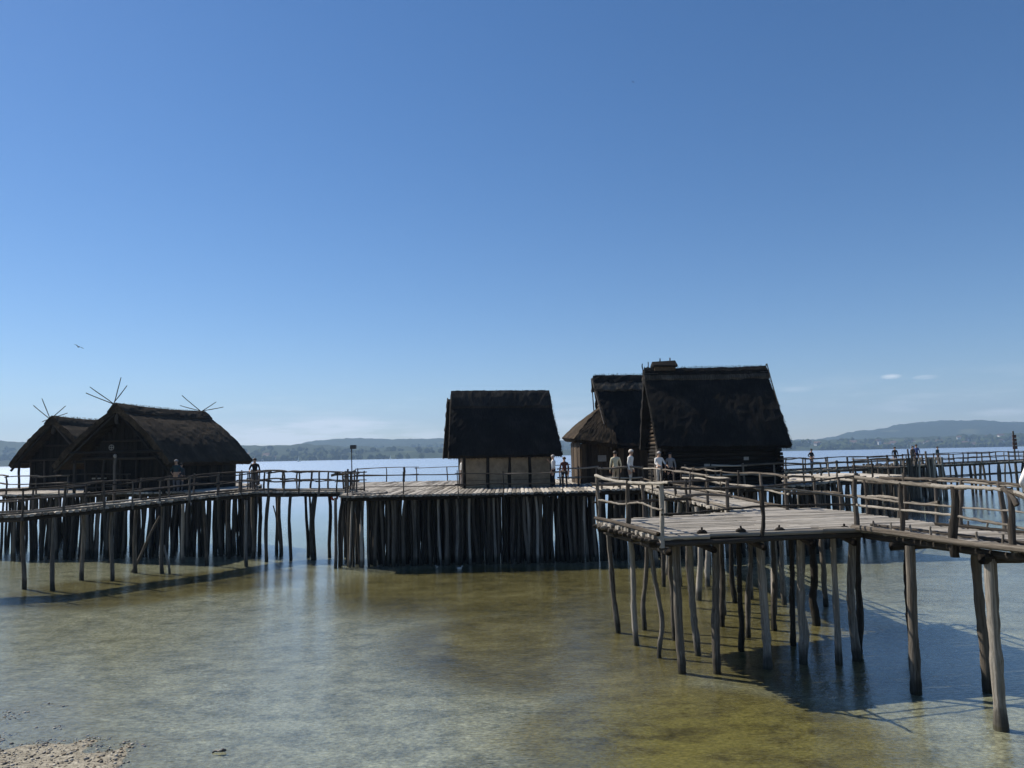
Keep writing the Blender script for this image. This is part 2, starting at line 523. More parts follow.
# woods on the far shore: one mass of crowns nobody could count
def hit_height(ob, x, y):
    ok, loc, nor, idx = ob.ray_cast(V((x, y, 2000)), V((0, 0, -1)))
    return loc.z if ok else None
bpy.context.view_layer.update()
rg = random.Random(5)
ico = bmesh.new()
bmesh.ops.create_icosphere(ico, subdivisions=1, radius=1.0)
ico_v = [v.co.copy() for v in ico.verts]
ico_f = [[v.index for v in f.verts] for f in ico.faces]
ico.free()
def woods(hob, n, ulo, uhi, dlo, dhi, size, seed):
    mb = MB()
    for _ in range(n):
        y = dlo + (dhi - dlo) * rg.random() ** 1.6
        x = (rg.uniform(ulo, uhi) - 512) / FPX * y
        if mnoise.noise(V((x * 0.006, y * 0.01, seed))) < -0.12:
            continue
        z = hit_height(hob, x, y)
        if z is None or z < -2.5: continue
        z = max(z, 0)
        s = size * rg.uniform(0.6, 1.3)
        b = len(mb.v)
        rz = rg.random() * 6
        for c in ico_v:
            k = rg.uniform(0.75, 1.2)
            mb.v.append((x + s * k * (c.x * math.cos(rz) - c.y * math.sin(rz)), y + s * k * c.y, z + s * 0.7 + s * 0.95 * k * c.z))
        for f in ico_f:
            mb.face([b + q for q in f])
    return mb
t = NT('far_tree_crowns')
n = t.noise(t.pos(), 0.05, 3, 0.6)
t.bsdf(t.mix(t.rng(n, 0.35, 0.65), (0.020, 0.032, 0.012), (0.062, 0.080, 0.030)), 0.95, spec=0.05)
M['crowns'] = t.m
for hob, args in ((hill_objs[0], (1500, -260, 480, 2052, 2500, 8.5, 2.2)), (hill_objs[1], (900, 300, 760, 3010, 3500, 11, 5.2)), (hill_objs[3], (1300, 770, 1260, 2405, 2780, 9.5, 9.2))):
    o = woods(hob, *args).build('forest', M['crowns'])
    tag(o, kind='stuff', cat='forest')
labs = ['dark wood along the left far shore behind the thatched houses', 'bluish wood at the foot of the middle hill across the lake', 'dark wood and hedges along the far shore below the right hill']
for o, l in zip([o for o in COL.objects if o.name.startswith('forest')], labs):
    o['label'] = l

M['far_wall'] = plain('far_plaster', (0.78, 0.76, 0.70), 0.9)
M['far_roof'] = plain('far_tiles', (0.12, 0.075, 0.06), 0.9)
def far_house_mesh():
    w = MB().box(-5, 5, -4, 4, -3, 5.5)
    r = MB()
    r.v = [(-5.6, -4.8, 5.0), (5.6, -4.8, 5.0), (5.6, 4.8, 5.0), (-5.6, 4.8, 5.0), (-5.6, 0, 8.6), (5.6, 0, 8.6)]
    for f in ((0, 1, 5, 4), (2, 3, 4, 5), (1, 2, 5), (3, 0, 4), (0, 3, 2, 1)): r.face(list(f))
    return w.mesh('wall', M['far_wall']), r.mesh('roof', M['far_roof'])
fw, fr_ = far_house_mesh()
def far_houses(hob, n, ulo, uhi, dlo, dhi, label, group):
    k = 0
    for _ in range(n * 8):
        if k >= n: break
        y = rg.uniform(dlo, dhi)
        x = (rg.uniform(ulo, uhi) - 512) / FPX * y
        z = hit_height(hob, x, y)
        if z is None or z < 0.5: continue
        o = empty('far_house', (x, y, z), rg.uniform(-0.9, 0.9))
        s = rg.uniform(1.0, 2.0)
        o.scale = (s, s, s * rg.uniform(0.8, 1.2))
        tag(o, label, 'house', group)
        link(bpy.data.objects.new('wall', fw), o)
        link(bpy.data.objects.new('roof', fr_), o)
        k += 1
far_houses(hill_objs[1], 16, 330, 440, 3040, 3260, 'pale house at the foot of the middle hill across the lake', 'houses under the middle hill')
far_houses(hill_objs[3], 34, 790, 1040, 2420, 2760, 'pale house among trees on the right far shore', 'houses on the right far shore')
far_houses(hill_objs[0], 10, 240, 330, 2080, 2350, 'pale house on the wooded left far shore', 'houses on the left far shore')

# ------------------------------------------------------------------ log library
def unit_log(seed, n=8, rings=7, bend=0.9, lump=0.10, taper=0.82):
    r = random.Random(seed)
    mb = MB()
    ph1, ph2, a1, a2 = r.random() * 6.28, r.random() * 6.28, r.uniform(0.4, 1.0) * bend, r.uniform(0.2, 0.6) * bend
    for k in range(rings):
        f = k / (rings - 1)
        cx = a1 * math.sin(math.pi * f) * math.cos(ph1) + a2 * math.sin(2 * math.pi * f) * math.cos(ph2)
        cy = a1 * math.sin(math.pi * f) * math.sin(ph1) + a2 * math.sin(2 * math.pi * f) * math.sin(ph2)
        rad = 1 + (taper - 1) * f + r.uniform(-lump, lump) * 0.6
        for s in range(n):
            th = 2 * math.pi * s / n
            q = rad * (1 + r.uniform(-lump, lump))
            mb.v.append((cx + q * math.cos(th), cy + q * math.sin(th), f))
    for k in range(rings - 1):
        for s in range(n):
            s2 = (s + 1) % n
            mb.face([k * n + s, k * n + s2, (k + 1) * n + s2, (k + 1) * n + s])
    mb.face(list(range(n))[::-1])
    mb.face([(rings - 1) * n + s for s in range(n)])
    return mb

_lib = {}
def log_mesh(kind, mat, var):
    key = (kind, mat, var)
    if key not in _lib:
        if kind == 'pile': mb = unit_log(100 + var, 8, 7, 1.0, 0.13, 0.80)
        elif kind == 'pile_near': mb = unit_log(200 + var, 12, 13, 1.0, 0.09, 0.85)
        elif kind == 'rail': mb = unit_log(300 + var, 7, 8, 1.3, 0.17, 0.68)
        elif kind == 'rail_near': mb = unit_log(400 + var, 9, 13, 1.3, 0.18, 0.68)
        elif kind == 'post': mb = unit_log(500 + var, 8, 6, 0.9, 0.16, 0.80)
        else: mb = unit_log(600 + var, 9, 8, 0.45, 0.09, 0.88)
        me = mb.mesh('log', M[mat], smooth=True)
        _lib[key] = me
    return _lib[key]

def pinv(parent):
    if parent is None: return Matrix.Identity(4)
    return (Matrix.Translation(parent.location) @ Matrix.Rotation(parent.rotation_euler.z, 4, 'Z')).inverted()

def log(name, p0, p1, r, parent, kind='pile', mat='pile', nvar=10, rg=RNG, local=False):
    """a tapered crooked log from p0 to p1; the mesh is shared, the object scaled"""
    p0, p1 = V(p0), V(p1)
    o = bpy.data.objects.new(name, log_mesh(kind, mat, rg.randrange(nvar)))
    d = p1 - p0
    q = d.to_track_quat('Z', 'Y')
    sp = Matrix.Rotation(rg.random() * 6.283, 4, 'Z')
    o.matrix_local = (Matrix.Identity(4) if local else pinv(parent)) @ Matrix.Translation(p0) @ q.to_matrix().to_4x4() @ sp @ Matrix.Diagonal((r, r, d.length, 1))
    return link(o, parent)

def polylog(name, pts, r, parent, mat='rail', n=9, sub=5, wob=0.012, rg=RNG):
    """a crooked rail through the given points, its own mesh in local space"""
    pts = [V(p) for p in pts]
    out = []
    for k in range(len(pts) - 1):
        a, b = pts[max(k - 1, 0)], pts[k]
        c, d = pts[k + 1], pts[min(k + 2, len(pts) - 1)]
        for s in range(sub):
            f = s / sub
            out.append(0.5 * ((2 * b) + (c - a) * f + (2 * a - 5 * b + 4 * c - d) * f * f + (3 * b - a - 3 * c + d) * f ** 3))
    out.append(pts[-1])
    org = out[0].copy()
    ln = max((out[-1] - out[0]).length, 0.01)
    q = (out[-1] - out[0]).to_track_quat('Z', 'Y')
    mi = (Matrix.Translation(org) @ q.to_matrix().to_4x4() @ Matrix.Diagonal((r, r, ln, 1)))
    inv = mi.inverted()
    mb = MB()
    w = [V((rg.uniform(-wob, wob), rg.uniform(-wob, wob), rg.uniform(-wob, wob))) for _ in out]
    rad = [r * (1 - 0.22 * k / len(out)) * rg.uniform(0.85, 1.13) for k in range(len(out))]
    mb.tube([p + x for p, x in zip(out, w)], rad, n)
    mb.v = [tuple(inv @ V(p)) for p in mb.v]
    o = bpy.data.objects.new(name, mb.mesh(name, M[mat], True))
    o.matrix_local = pinv(parent) @ mi
    return link(o, parent)

# half-round deck plank, unit length along z, unit half-width in x, flat-ish top towards +y
def plank_mesh(var):
    key = ('plank', var)
    if key not in _lib:
        r = random.Random(900 + var)
        mb = MB()
        prof = [(-0.97, -0.2), (-0.8, 0.22), (-0.35, 0.40), (0.35, 0.41), (0.8, 0.2), (0.97, -0.2), (0.6, -0.75), (-0.6, -0.75)]
        ks = (0.0, 0.33, 0.66, 1.0)
        for f in ks:
            dx, dy = r.uniform(-0.10, 0.10), r.uniform(-0.10, 0.10)
            for px, py in prof:
                mb.v.append((px * r.uniform(0.93, 1.0) + dx, py + dy + r.uniform(-0.05, 0.05), f))
        n = len(prof)
        for k in range(len(ks) - 1):
            for s in range(n):
                s2 = (s + 1) % n
                mb.face([k * n + s2, k * n + s, (k + 1) * n + s, (k + 1) * n + s2])
        mb.face(list(range(n)))
        mb.face([(len(ks) - 1) * n + s for s in range(n)][::-1])
        me = mb.mesh('plank', M['plank'], False)
        _lib[key] = me
    return _lib[key]

def plank(p0, p1, hw, parent, rg=RNG):
    p0, p1 = V(p0), V(p1)
    o = bpy.data.objects.new('plank', plank_mesh(rg.randrange(8)))
    z = (p1 - p0)
    ln = z.length
    z.normalize()
    y = V((0, 0, 1))
    y = (y - z * y.dot(z)).normalized()
    x = y.cross(z)
    rot = Matrix(((x.x, y.x, z.x, 0), (x.y, y.y, z.y, 0), (x.z, y.z, z.z, 0), (0, 0, 0, 1)))
    o.matrix_local = pinv(parent) @ Matrix.Translation(p0) @ rot @ Matrix.Diagonal((hw, 0.09, ln, 1))
    return link(o, parent)

def clip_line(poly, p, d):
    """parameters where the line p + t d enters and leaves a convex polygon"""
    ts = []
    for k in range(len(poly)):
        a, b = V(poly[k]), V(poly[(k + 1) % len(poly)])
        e = b - a
        den = d.x * e.y - d.y * e.x
        if abs(den) < 1e-9: continue
        q = a - p
        t = (q.x * e.y - q.y * e.x) / den
        s = (q.x * d.y - q.y * d.x) / den
        if -1e-9 <= s <= 1 + 1e-9: ts.append(t)
    return (min(ts), max(ts)) if len(ts) >= 2 and max(ts) - min(ts) > 0.05 else None

def deck(parent, poly, h, ang, pw, piece=5.5, over=0.10, rg=RNG, hf=None):
    d = V((math.cos(ang), math.sin(ang)))
    n = V((-d.y, d.x))
    ss = [V(p).dot(n) for p in poly]
    s = min(ss) + pw / 2
    hf = hf or (lambda x, y: h)
    while s < max(ss):
        c = clip_line(poly, n * s, d)
        if c:
            t0, t1 = c[0] - rg.uniform(0, over), c[1] + rg.uniform(0, over)
            k = max(1, round((t1 - t0) / piece))
            cuts = [t0] + [t0 + (t1 - t0) * (q + rg.uniform(-0.18, 0.18)) / k for q in range(1, k)] + [t1]
            for a, b in zip(cuts, cuts[1:]):
                A, B = n * s + d * a, n * s + d * (b - 0.012)
                dz = rg.uniform(-0.012, 0.010)
                plank((A.x, A.y, hf(A.x, A.y) - 0.035 + dz), (B.x, B.y, hf(B.x, B.y) - 0.035 + dz + rg.uniform(-0.008, 0.008)), pw * 0.5, parent, rg)
        s += pw

def railing(parent, pts, height=1.0, spacing=1.6, rails=(1.0, 0.52), r_post=0.05, r_rail=0.042, mats=('rail_dark', 'rail'), ends=True, rg=RNG, jit=0.05, near=False):
    pts = [V(p) for p in pts]
    kind = 'rail_near' if near else 'rail'
    for a, b in zip(pts, pts[1:]):
        ln = (b - a).length
        k = max(1, round(ln / spacing))
        bases = [a + (b - a) * (q / k) for q in range(k + 1)]
        for q, p in enumerate(bases):
            if q == len(bases) - 1 and not ends: continue
            if q == 0 and a is not pts[0]: continue
            lean = V((rg.uniform(-jit, jit), rg.uniform(-jit, jit), 0))
            log('post', p + V((0, 0, -0.25)), p + lean + V((0, 0, height + rg.uniform(-0.02, 0.12))), r_post * rg.uniform(0.8, 1.2), parent, 'post', mats[0], 6, rg)
        for hz in rails:
            q = 0
            while q < k:
                st = min(k - q, rg.choice((1, 2, 2)))
                A = bases[q] + (bases[q] - bases[q + st]).normalized() * 0.15 + V((0, 0, hz + rg.uniform(-0.05, 0.05)))
                B = bases[q + st] + (bases[q + st] - bases[q]).normalized() * 0.15 + V((0, 0, hz + rg.uniform(-0.05, 0.05)))
                if rg.random() < 0.5: A, B = B, A
                log('rail', A, B, r_rail * rg.uniform(0.8, 1.25), parent, kind, mats[1], 8, rg)
                q += st

def piles_row(parent, a, b, h, spacing, r=(0.07, 0.105), mat='pile', kind='pile', rg=RNG, jx=0.06, jy=0.15, lean=0.10, bed=-0.7):
    a, b = V(a), V(b)
    ln = (b - a).length
    n = max(1, int(ln / spacing))
    d = (b - a).normalized()
    nn = V((-d.y, d.x))
    for k in range(n + 1):
        p = a + d * (ln * k / n + rg.uniform(-jx, jx)) + nn * rg.uniform(-jy, jy)
        q = p + V((rg.uniform(-lean, lean), rg.uniform(-lean, lean)))
        log('pile', (q.x, q.y, bed), (p.x, p.y, h - 0.11), rg.uniform(*r), parent, kind, mat, 10, rg)

def piles_fill(parent, poly, h, n, r=(0.07, 0.11), mat='pile_dark', rg=RNG, bed=-0.9):
    xs, ys = [p[0] for p in poly], [p[1] for p in poly]
    k = 0
    while k < n:
        x, y = rg.uniform(min(xs), max(xs)), rg.uniform(min(ys), max(ys))
        inside = all((poly[(q + 1) % len(poly)][0] - poly[q][0]) * (y - poly[q][1]) - (poly[(q + 1) % len(poly)][1] - poly[q][1]) * (x - poly[q][0]) > 0.1 for q in range(len(poly)))
        if not inside: continue
        log('pile', (x + rg.uniform(-.1, .1), y + rg.uniform(-.1, .1), bed - 0.02 * max(0, y - 40)), (x, y, h - 0.11), rg.uniform(*r), parent, 'pile', mat, 10, rg)
        k += 1

def walkway(root, path, width, pw, mats=('rail_dark', 'rail_dark'), rail_sides=(1, -1), rails=(1.0, 0.55), spacing=1.6, rg=RNG, kerb='rail', rail_near=False, r_rail=0.042, r_post=0.05):
    """path: (x, y, h); planks lie across"""
    P = [V(p) for p in path]
    sides = {1: [], -1: []}
    for k, p in enumerate(P):
        t = (P[min(k + 1, len(P) - 1)] - P[max(k - 1, 0)])
        t = V((t.x, t.y, 0)).normalized()
        nn = V((-t.y, t.x, 0))
        for s in (1, -1):
            sides[s].append(p + nn * s * width / 2)
    for k in range(len(P) - 1):
        ln = (P[k + 1] - P[k]).length
        n = max(1, round(ln / pw))
        for q in range(n):
            f = (q + 0.5) / n
            A = sides[1][k].lerp(sides[1][k + 1], f)
            B = sides[-1][k].lerp(sides[-1][k + 1], f)
            e = (A - B).normalized()
            dz = V((0, 0, -0.035 + rg.uniform(-0.012, 0.012)))
            plank(A + e * rg.uniform(0, .1) + dz, B - e * rg.uniform(0, .1) + dz, ln / n * 0.5, root, rg)
        for s in (1, -1):
            for off, zz, mt, rr in ((-0.06, 0.06, kerb, 0.05), (-0.2, -0.20, 'beam', 0.09)):
                c = (sides[-s][k] - sides[s][k]).normalized()
                A = sides[s][k] - c * off + V((0, 0, zz)); B = sides[s][k + 1] - c * off + V((0, 0, zz))
                if off < -0.1: A, B = sides[s][k] + c * 0.25 + V((0, 0, zz)), sides[s][k + 1] + c * 0.25 + V((0, 0, zz))
                else: A, B = sides[s][k] + c * 0.05 + V((0, 0, zz)), sides[s][k + 1] + c * 0.05 + V((0, 0, zz))
                log('kerb_log' if off > -0.1 else 'beam', A, B, rr, root, 'straight', mt, 8, rg)
    for s in rail_sides:
        railing(root, sides[s], spacing=spacing, rails=rails, mats=mats, rg=rg, near=rail_near, r_rail=r_rail, r_post=r_post)
    return sides

# ------------------------------------------------------------------ middle palisade platform
HC = 3.40
r1 = random.Random(21)
pc = empty('pile_platform', (-8.0, 36.9, HC))
tag(pc, 'wide plank platform on a dense palisade carrying the small middle thatched house', 'platform')
polyC = [(-8.35, 36.8), (4.2, 37.2), (4.2, 56.0), (-11.9, 57.0)]
deck(pc, polyC, HC, math.pi / 2, 0.215, rg=r1, over=0.14)
for yy in (37.3, 38.6, 41.5, 45.0, 50.0, 55.5):
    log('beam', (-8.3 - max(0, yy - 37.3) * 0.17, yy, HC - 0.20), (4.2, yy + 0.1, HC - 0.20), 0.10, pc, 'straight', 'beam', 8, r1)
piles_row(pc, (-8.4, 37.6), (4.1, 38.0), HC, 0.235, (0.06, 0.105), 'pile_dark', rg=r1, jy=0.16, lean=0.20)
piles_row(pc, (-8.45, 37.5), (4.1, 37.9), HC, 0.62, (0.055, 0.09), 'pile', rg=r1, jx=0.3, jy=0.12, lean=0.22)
piles_row(pc, (-8.2, 38.5), (4.1, 38.6), HC, 0.22, (0.075, 0.115), 'pile_dark', rg=r1, jy=0.22, lean=0.10)  # close back row added to shut out gaps of light
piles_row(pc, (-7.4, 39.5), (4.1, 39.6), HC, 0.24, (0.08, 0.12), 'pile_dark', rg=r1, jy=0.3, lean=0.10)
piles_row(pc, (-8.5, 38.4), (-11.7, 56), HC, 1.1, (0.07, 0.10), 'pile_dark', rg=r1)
piles_fill(pc, [(-7.6, 38.2), (4.0, 38.4), (4.0, 52), (-8.0, 53)], HC, 70, rg=r1)  # interior piles added to block light under the deck
# front railing (thin, low) and back railing
railing(pc, [(-8.05, 36.95, HC), (-2.7, 37.0, HC), (-0.5, 37.05, HC), (2.35, 37.1, HC)], 1.0, 2.8, (0.92, 0.42), 0.035, 0.030, ('rail_dark', 'rail_dark'), rg=r1)
railing(pc, [(-11.6, 56.6, HC), (4.0, 55.8, HC)], 1.0, 2.2, (1.0, 0.5), 0.05, 0.04, ('rail_dark', 'rail_dark'), rg=r1)
log('post', AT(404, 486, 56.3), AT(404, 467.5, 56.3) , 0.10, pc, 'post', 'rail_dark', 6, r1)
# bundled gate posts where the left footbridge arrives
for u, top, y in ((345, 471, 40.0), (347.5, 469, 40.4), (350.5, 471.5, 40.2), (354, 470, 40.9), (342.5, 472, 41.3)):
    p = AT(u, 480, y)
    log('gate_post', (p.x, p.y, HC - 0.5), AT(u + 0.3, top, y), 0.055, pc, 'post', 'rail_dark', 6, r1)
log('gate_rail', AT(331, 475.5, 40.2), AT(356, 470.5, 40.4), 0.07, pc, 'rail', 'rail', 8, r1)
# the lone sunlit pile standing before the right end of the palisade
p = G(588, 560)
log('pile', (p.x, p.y, -0.7), (p.x - 0.06, p.y, HC - 0.1), 0.085, pc, 'pile', 'pile', 10, r1)
# trodden light patches of loose boards on the left front corner
for k in range(7):
    a = V((-7.9 + k * 0.22, 37.3 + r1.uniform(-.1, .3), HC + 0.035))
    plank(a, a + V((r1.uniform(0.05, .2), r1.uniform(0.5, 1.1), 0.01)), 0.07, pc, r1)

# ------------------------------------------------------------------ right rear platform (behind, carries two big houses)
HE = 3.45
r2 = random.Random(31)
pe = empty('pile_platform', (4.3, 38.0, HE))
tag(pe, 'broad pile platform under the two large thatched houses on the right', 'platform')
polyE = [(4.25, 37.6), (14.6, 38.2), (18.5, 43.5), (25.0, 48.5), (24.0, 54.0), (4.25, 56.0)]
deck(pe, polyE, HE, math.pi / 2, 0.25, rg=r2, piece=6.5, over=0.14)
for a, b in (((4.3, 37.9), (14.6, 38.5)), ((4.3, 40.5), (16.2, 41.2)), ((4.3, 46), (22.5, 46.4)), ((4.3, 52), (23.5, 52))):
    log('beam', (*a, HE - 0.20), (*b, HE - 0.20), 0.11, pe, 'straight', 'beam', 8, r2)
log('beam', (18.5, 43.6, HE - 0.22), (24.9, 48.5, HE - 0.22), 0.13, pe, 'straight', 'beam', 8, r2)
piles_row(pe, (14.7, 38.6), (18.4, 43.6), HE, 0.45, (0.08, 0.12), 'pile_dark', rg=r2, jy=0.2)
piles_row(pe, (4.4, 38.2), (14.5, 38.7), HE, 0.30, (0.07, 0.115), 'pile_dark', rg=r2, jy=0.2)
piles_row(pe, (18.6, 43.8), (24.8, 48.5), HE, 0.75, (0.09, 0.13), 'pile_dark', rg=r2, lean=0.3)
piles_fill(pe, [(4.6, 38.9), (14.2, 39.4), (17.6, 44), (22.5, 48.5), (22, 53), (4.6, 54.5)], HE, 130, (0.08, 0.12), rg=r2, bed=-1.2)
railing(pe, [(4.3, 37.75, HE), (6.2, 37.85, HE)], 1.0, 1.0, (1.0, 0.5), 0.045, 0.045, ('rail_dark', 'rail'), rg=r2)
railing(pe, [(8.5, 38.0, HE), (14.5, 38.35, HE), (18.4, 43.6, HE)], 1.0, 1.7, (1.02, 0.55), 0.05, 0.055, ('rail', 'rail'), rg=r2)
railing(pe, [(18.4, 43.6, HE), (24.8, 48.6, HE), (23.9, 53.8, HE)], 1.0, 2.2, (1.0, 0.5), 0.05, 0.042, ('rail_dark', 'rail_dark'), rg=r2)
railing(pe, [(2.6, 43.2, HC), (5.6, 42.6, HE)], 1.0, 1.0, (0.98, 0.45), 0.045, 0.045, ('rail_dark', 'rail'), rg=r2)

# ------------------------------------------------------------------ connecting walkway to the front platform
r3 = random.Random(41)
wc = empty('walkway', (7.3, 37.4, 3.4))
tag(wc, 'short sunlit plank walkway from the big house deck to the near right platform', 'walkway')
walkway(wc, [(7.3, 37.5, 3.44), (7.45, 31.0, 3.39), (7.75, 24.4, 3.33)], 1.9, 0.21, ('rail_dark', 'rail'), rg=r3, spacing=1.9, rails=(1.0, 0.5))
for y in (36.2, 33.4, 30.6, 27.8, 25.2):
    for x in (6.6, 8.4):
        log('pile', (x + r3.uniform(-.15, .15), y + r3.uniform(-.2, .2), -0.7), (x, y, 3.2), r3.uniform(0.09, 0.12), wc, 'pile', 'pile', 10, r3)

# ------------------------------------------------------------------ near right platform
HP = 3.30
r4 = random.Random(51)
FL, FR, BL = G(661, 536, HP), G(857, 527, HP), G(598, 520, HP)
RR, BR = V((10.45, 18.7, HP)), V((9.85, 25.1, HP))
pr = empty('pile_platform', (FL.x, FL.y, HP))
tag(pr, 'weathered plank platform on bare leaning piles nearest the camera at right', 'platform')
polyP = [(p.x, p.y) for p in (FL, FR, RR, BR, BL)]
deck(pr, polyP, HP, 0.15, 0.17, rg=r4, piece=4.2, over=0.12)
for f in (0.06, 0.32, 0.6, 0.88):
    a, b = FL.lerp(BL, f), RR.lerp(BR, f)
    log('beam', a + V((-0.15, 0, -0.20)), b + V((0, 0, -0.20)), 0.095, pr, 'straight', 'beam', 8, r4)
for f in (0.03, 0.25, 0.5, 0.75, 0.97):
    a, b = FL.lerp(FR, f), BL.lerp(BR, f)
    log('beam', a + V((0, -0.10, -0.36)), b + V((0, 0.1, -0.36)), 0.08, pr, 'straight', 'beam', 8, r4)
log('edge_log', FL + V((-0.1, 0.02, -0.19)), FR + V((0.1, 0.02, -0.19)), 0.065, pr, 'straight', 'beam', 8, r4)
log('edge_log', FL + V((-0.06, 0, 0.05)), BL + V((-0.06, 0.1, 0.05)), 0.055, pr, 'straight', 'rail', 8, r4)
for k in range(26):     # knobbly butt ends of the deck joists along the sunlit left edge
    f = (k + 0.5) / 26
    a = FL.lerp(BL, f) + V((0, 0, -0.14 + r4.uniform(-.02, .02)))
    log('joist_end', a + V((-0.16 - r4.uniform(0, .08), -0.03, 0)), a + V((0.7, 0.1, 0)), 0.055 * r4.uniform(.7, 1.25), pr, 'post', r4.choice(('rail', 'rail_dark', 'rail_dark')), 6, r4)

def onplane(u, v, A, B):
    d = ray(u, v)
    n = V((-(B - A).y, (B - A).x, 0))
    t = (A - V((0, 0, EYE))).dot(n) / d.dot(n)
    return V((0, 0, EYE)) + d * t

def pile_px(parent, base, top, w, mid=None, mat='pile', h=HP, rg=r4):
    b = G(*base)
    y = b.y
    r = w * 0.47 * y / FPX
    tp = AT(top[0], top[1], y)
    dirv = (tp - b)
    tp = b + dirv * ((h - 0.28) / dirv.z)
    lo = b - dirv.normalized() * 0.55
    if mid:
        pts = [lo, b] + [AT(m[0], m[1], y) for m in mid] + [tp]
        pts = sorted(pts, key=lambda p: p.z)
        return polylog('pile', pts, r, parent, mat, 11, 5, 0.006, rg)
    k = 6
    pts = [lo.lerp(tp, q / k) + V((rg.uniform(-1, 1), rg.uniform(-1, 1), 0)) * r * 0.35 * (0 < q < k) for q in range(k + 1)]
    return polylog('pile', pts, r * 1.04, parent, mat, 12, 4, 0.008, rg)

for base, top, w, mid, mt in (
    ((618, 630), (609, 540), 6.2, [(611, 565), (614, 600)], 'pile'),
    ((636, 642), (630, 540), 6.6, [(633, 570), (634, 615)], 'pile'),
    ((644.5, 627), (647, 545), 5.6, [(646, 575), (643, 605)], 'pile'),
    ((659, 654), (649, 545), 5.6, [(655, 580), (659, 600), (662, 625)], 'pile'),
    ((664, 584), (663, 545), 4.5, None, 'pile_dark'),
    ((674, 637), (670, 545), 5.5, None, 'pile_dark'),
    ((682, 670), (676, 545), 9.5, [(677, 580), (679, 630)], 'pile'),
    ((698, 652), (690, 545), 7.5, [(692, 590), (694, 620)], 'pile'),
    ((708, 584), (708, 545), 6.0, None, 'pile'),
    ((717, 670), (716, 545), 9.5, [(716, 590), (715.5, 630)], 'pile'),
    ((722, 623), (722, 545), 6.0, None, 'pile_dark'),
    ((742, 648), (738, 545), 6.0, None, 'pile_dark'),
    ((748, 635), (749, 545), 6.0, [(751, 560), (748, 590)], 'pile'),
    ((768, 665), (760, 545), 10.0, [(763, 590), (766, 630)], 'pile'),
    ((775, 628), (773, 545), 6.0, None, 'pile_dark'),
    ((793, 642), (791, 545), 6.0, None, 'pile_dark'),
    ((804, 660), (801, 545), 9.5, None, 'pile'),
    ((815, 622), (812, 545), 8.0, None, 'pile_dark'),
    ((839, 661), (833, 545), 7.5, [(836, 600)], 'pile'),
    ((857, 657), (853, 540), 9.5, [(851, 590), (853, 625)], 'pile'),
    ((860, 650), (858, 540), 7.5, None, 'pile_dark'),
    ((691, 605), (688, 545), 6.0, None, 'pile_dark'),
    ((734, 600), (731, 545), 5.5, None, 'pile_dark'),
    ((784, 602), (781, 545), 5.5, None, 'pile'),
    ((825, 604), (822, 545), 5.5, None, 'pile_dark')):
    pile_px(pr, base, top, w, mid, mt)

# its railings: left side, front side, back
def post_px(parent, u, vt, vb, A, B, r, ut=None, mat='rail', drop=0.0):
    b, tp = onplane(u, vb, A, B), onplane(ut if ut else u, vt, A, B)
    return log('post', b - V((0, 0, drop)), tp, r, parent, 'post', mat, 6, r4)
post_px(pr, 599, 476, 521, BL, FL, 0.05, 597)
post_px(pr, 627, 481, 531, BL, FL, 0.065, 628, mat='rail_dark')
post_px(pr, 662, 483, 548, FL, FR, 0.065, 660.5)
post_px(pr, 761.5, 486, 537, FL, FR, 0.055, 762, mat='rail_dark')
post_px(pr, 857, 473, 528, FL, FR, 0.065, 856, mat='rail_dark')
polylog('rail', [onplane(u, v, BL, FL) for u, v in ((595, 475.5), (606, 479), (617, 481.5), (630, 482.5), (645, 483.5), (669, 482.5))], 0.045, pr, 'rail', rg=r4)
polylog('rail', [onplane(u, v, BL, FL) for u, v in ((599, 500), (608, 501.5), (616, 503.5), (626, 504), (636, 502.5), (645, 504), (652, 507.5), (662, 510))], 0.029, pr, 'rail', rg=r4)
polylog('rail', [onplane(u, v, FL, FR) for u, v in ((657, 487.5), (700, 488.5), (729, 488), (765, 486.5), (800, 482.5), (859, 475.5))], 0.029, pr, 'rail_dark', rg=r4)
polylog('rail', [onplane(u, v, FL, FR) for u, v in ((756, 488.5), (775, 489), (800, 490.5), (828, 494), (857, 497.5))], 0.031, pr, 'rail', rg=r4)
polylog('rail', [onplane(u, v, FL, FR) for u, v in ((661, 515), (690, 513), (727, 509.5), (762, 506), (810, 505), (857, 504.5))], 0.028, pr, 'rail_dark', rg=r4)
BM = V((6.6, 23.75, HP))
railing(pr, [BL, BM], 0.98, 1.4, (0.98, 0.5), 0.05, 0.045, ('rail_dark', 'rail_dark'), rg=r4, near=True)
railing(pr, [V((8.8, 24.7, HP)), BR, RR + V((0, 0.4, 0))], 0.98, 1.7, (0.98, 0.5), 0.05, 0.05, ('rail_dark', 'rail'), rg=r4, near=True)
# pegs lashed to the front edge
for u, v in ((703, 531.5), (742, 530), (781, 529), (846, 527.5)):
    p = onplane(u, v, FL, FR) + V((0, 0.10, 0))
    mb = MB()
    mb.tube([p - V((0.11, 0, 0.05)), p + V((-0.05, 0, -0.02)), p + V((0.05, 0, -0.02)), p + V((0.11, 0, -0.05))], [0.035, 0.055, 0.055, 0.035], 8)
    mb.v = [tuple(pinv(pr) @ V(q)) for q in mb.v]
    mb.build('lashing', M['beam'], pr, True)
    log('peg', p - V((0, 0, 0.1)), p + V((0, 0, 0.085)), 0.026, pr, 'post', 'beam', 6, r4)

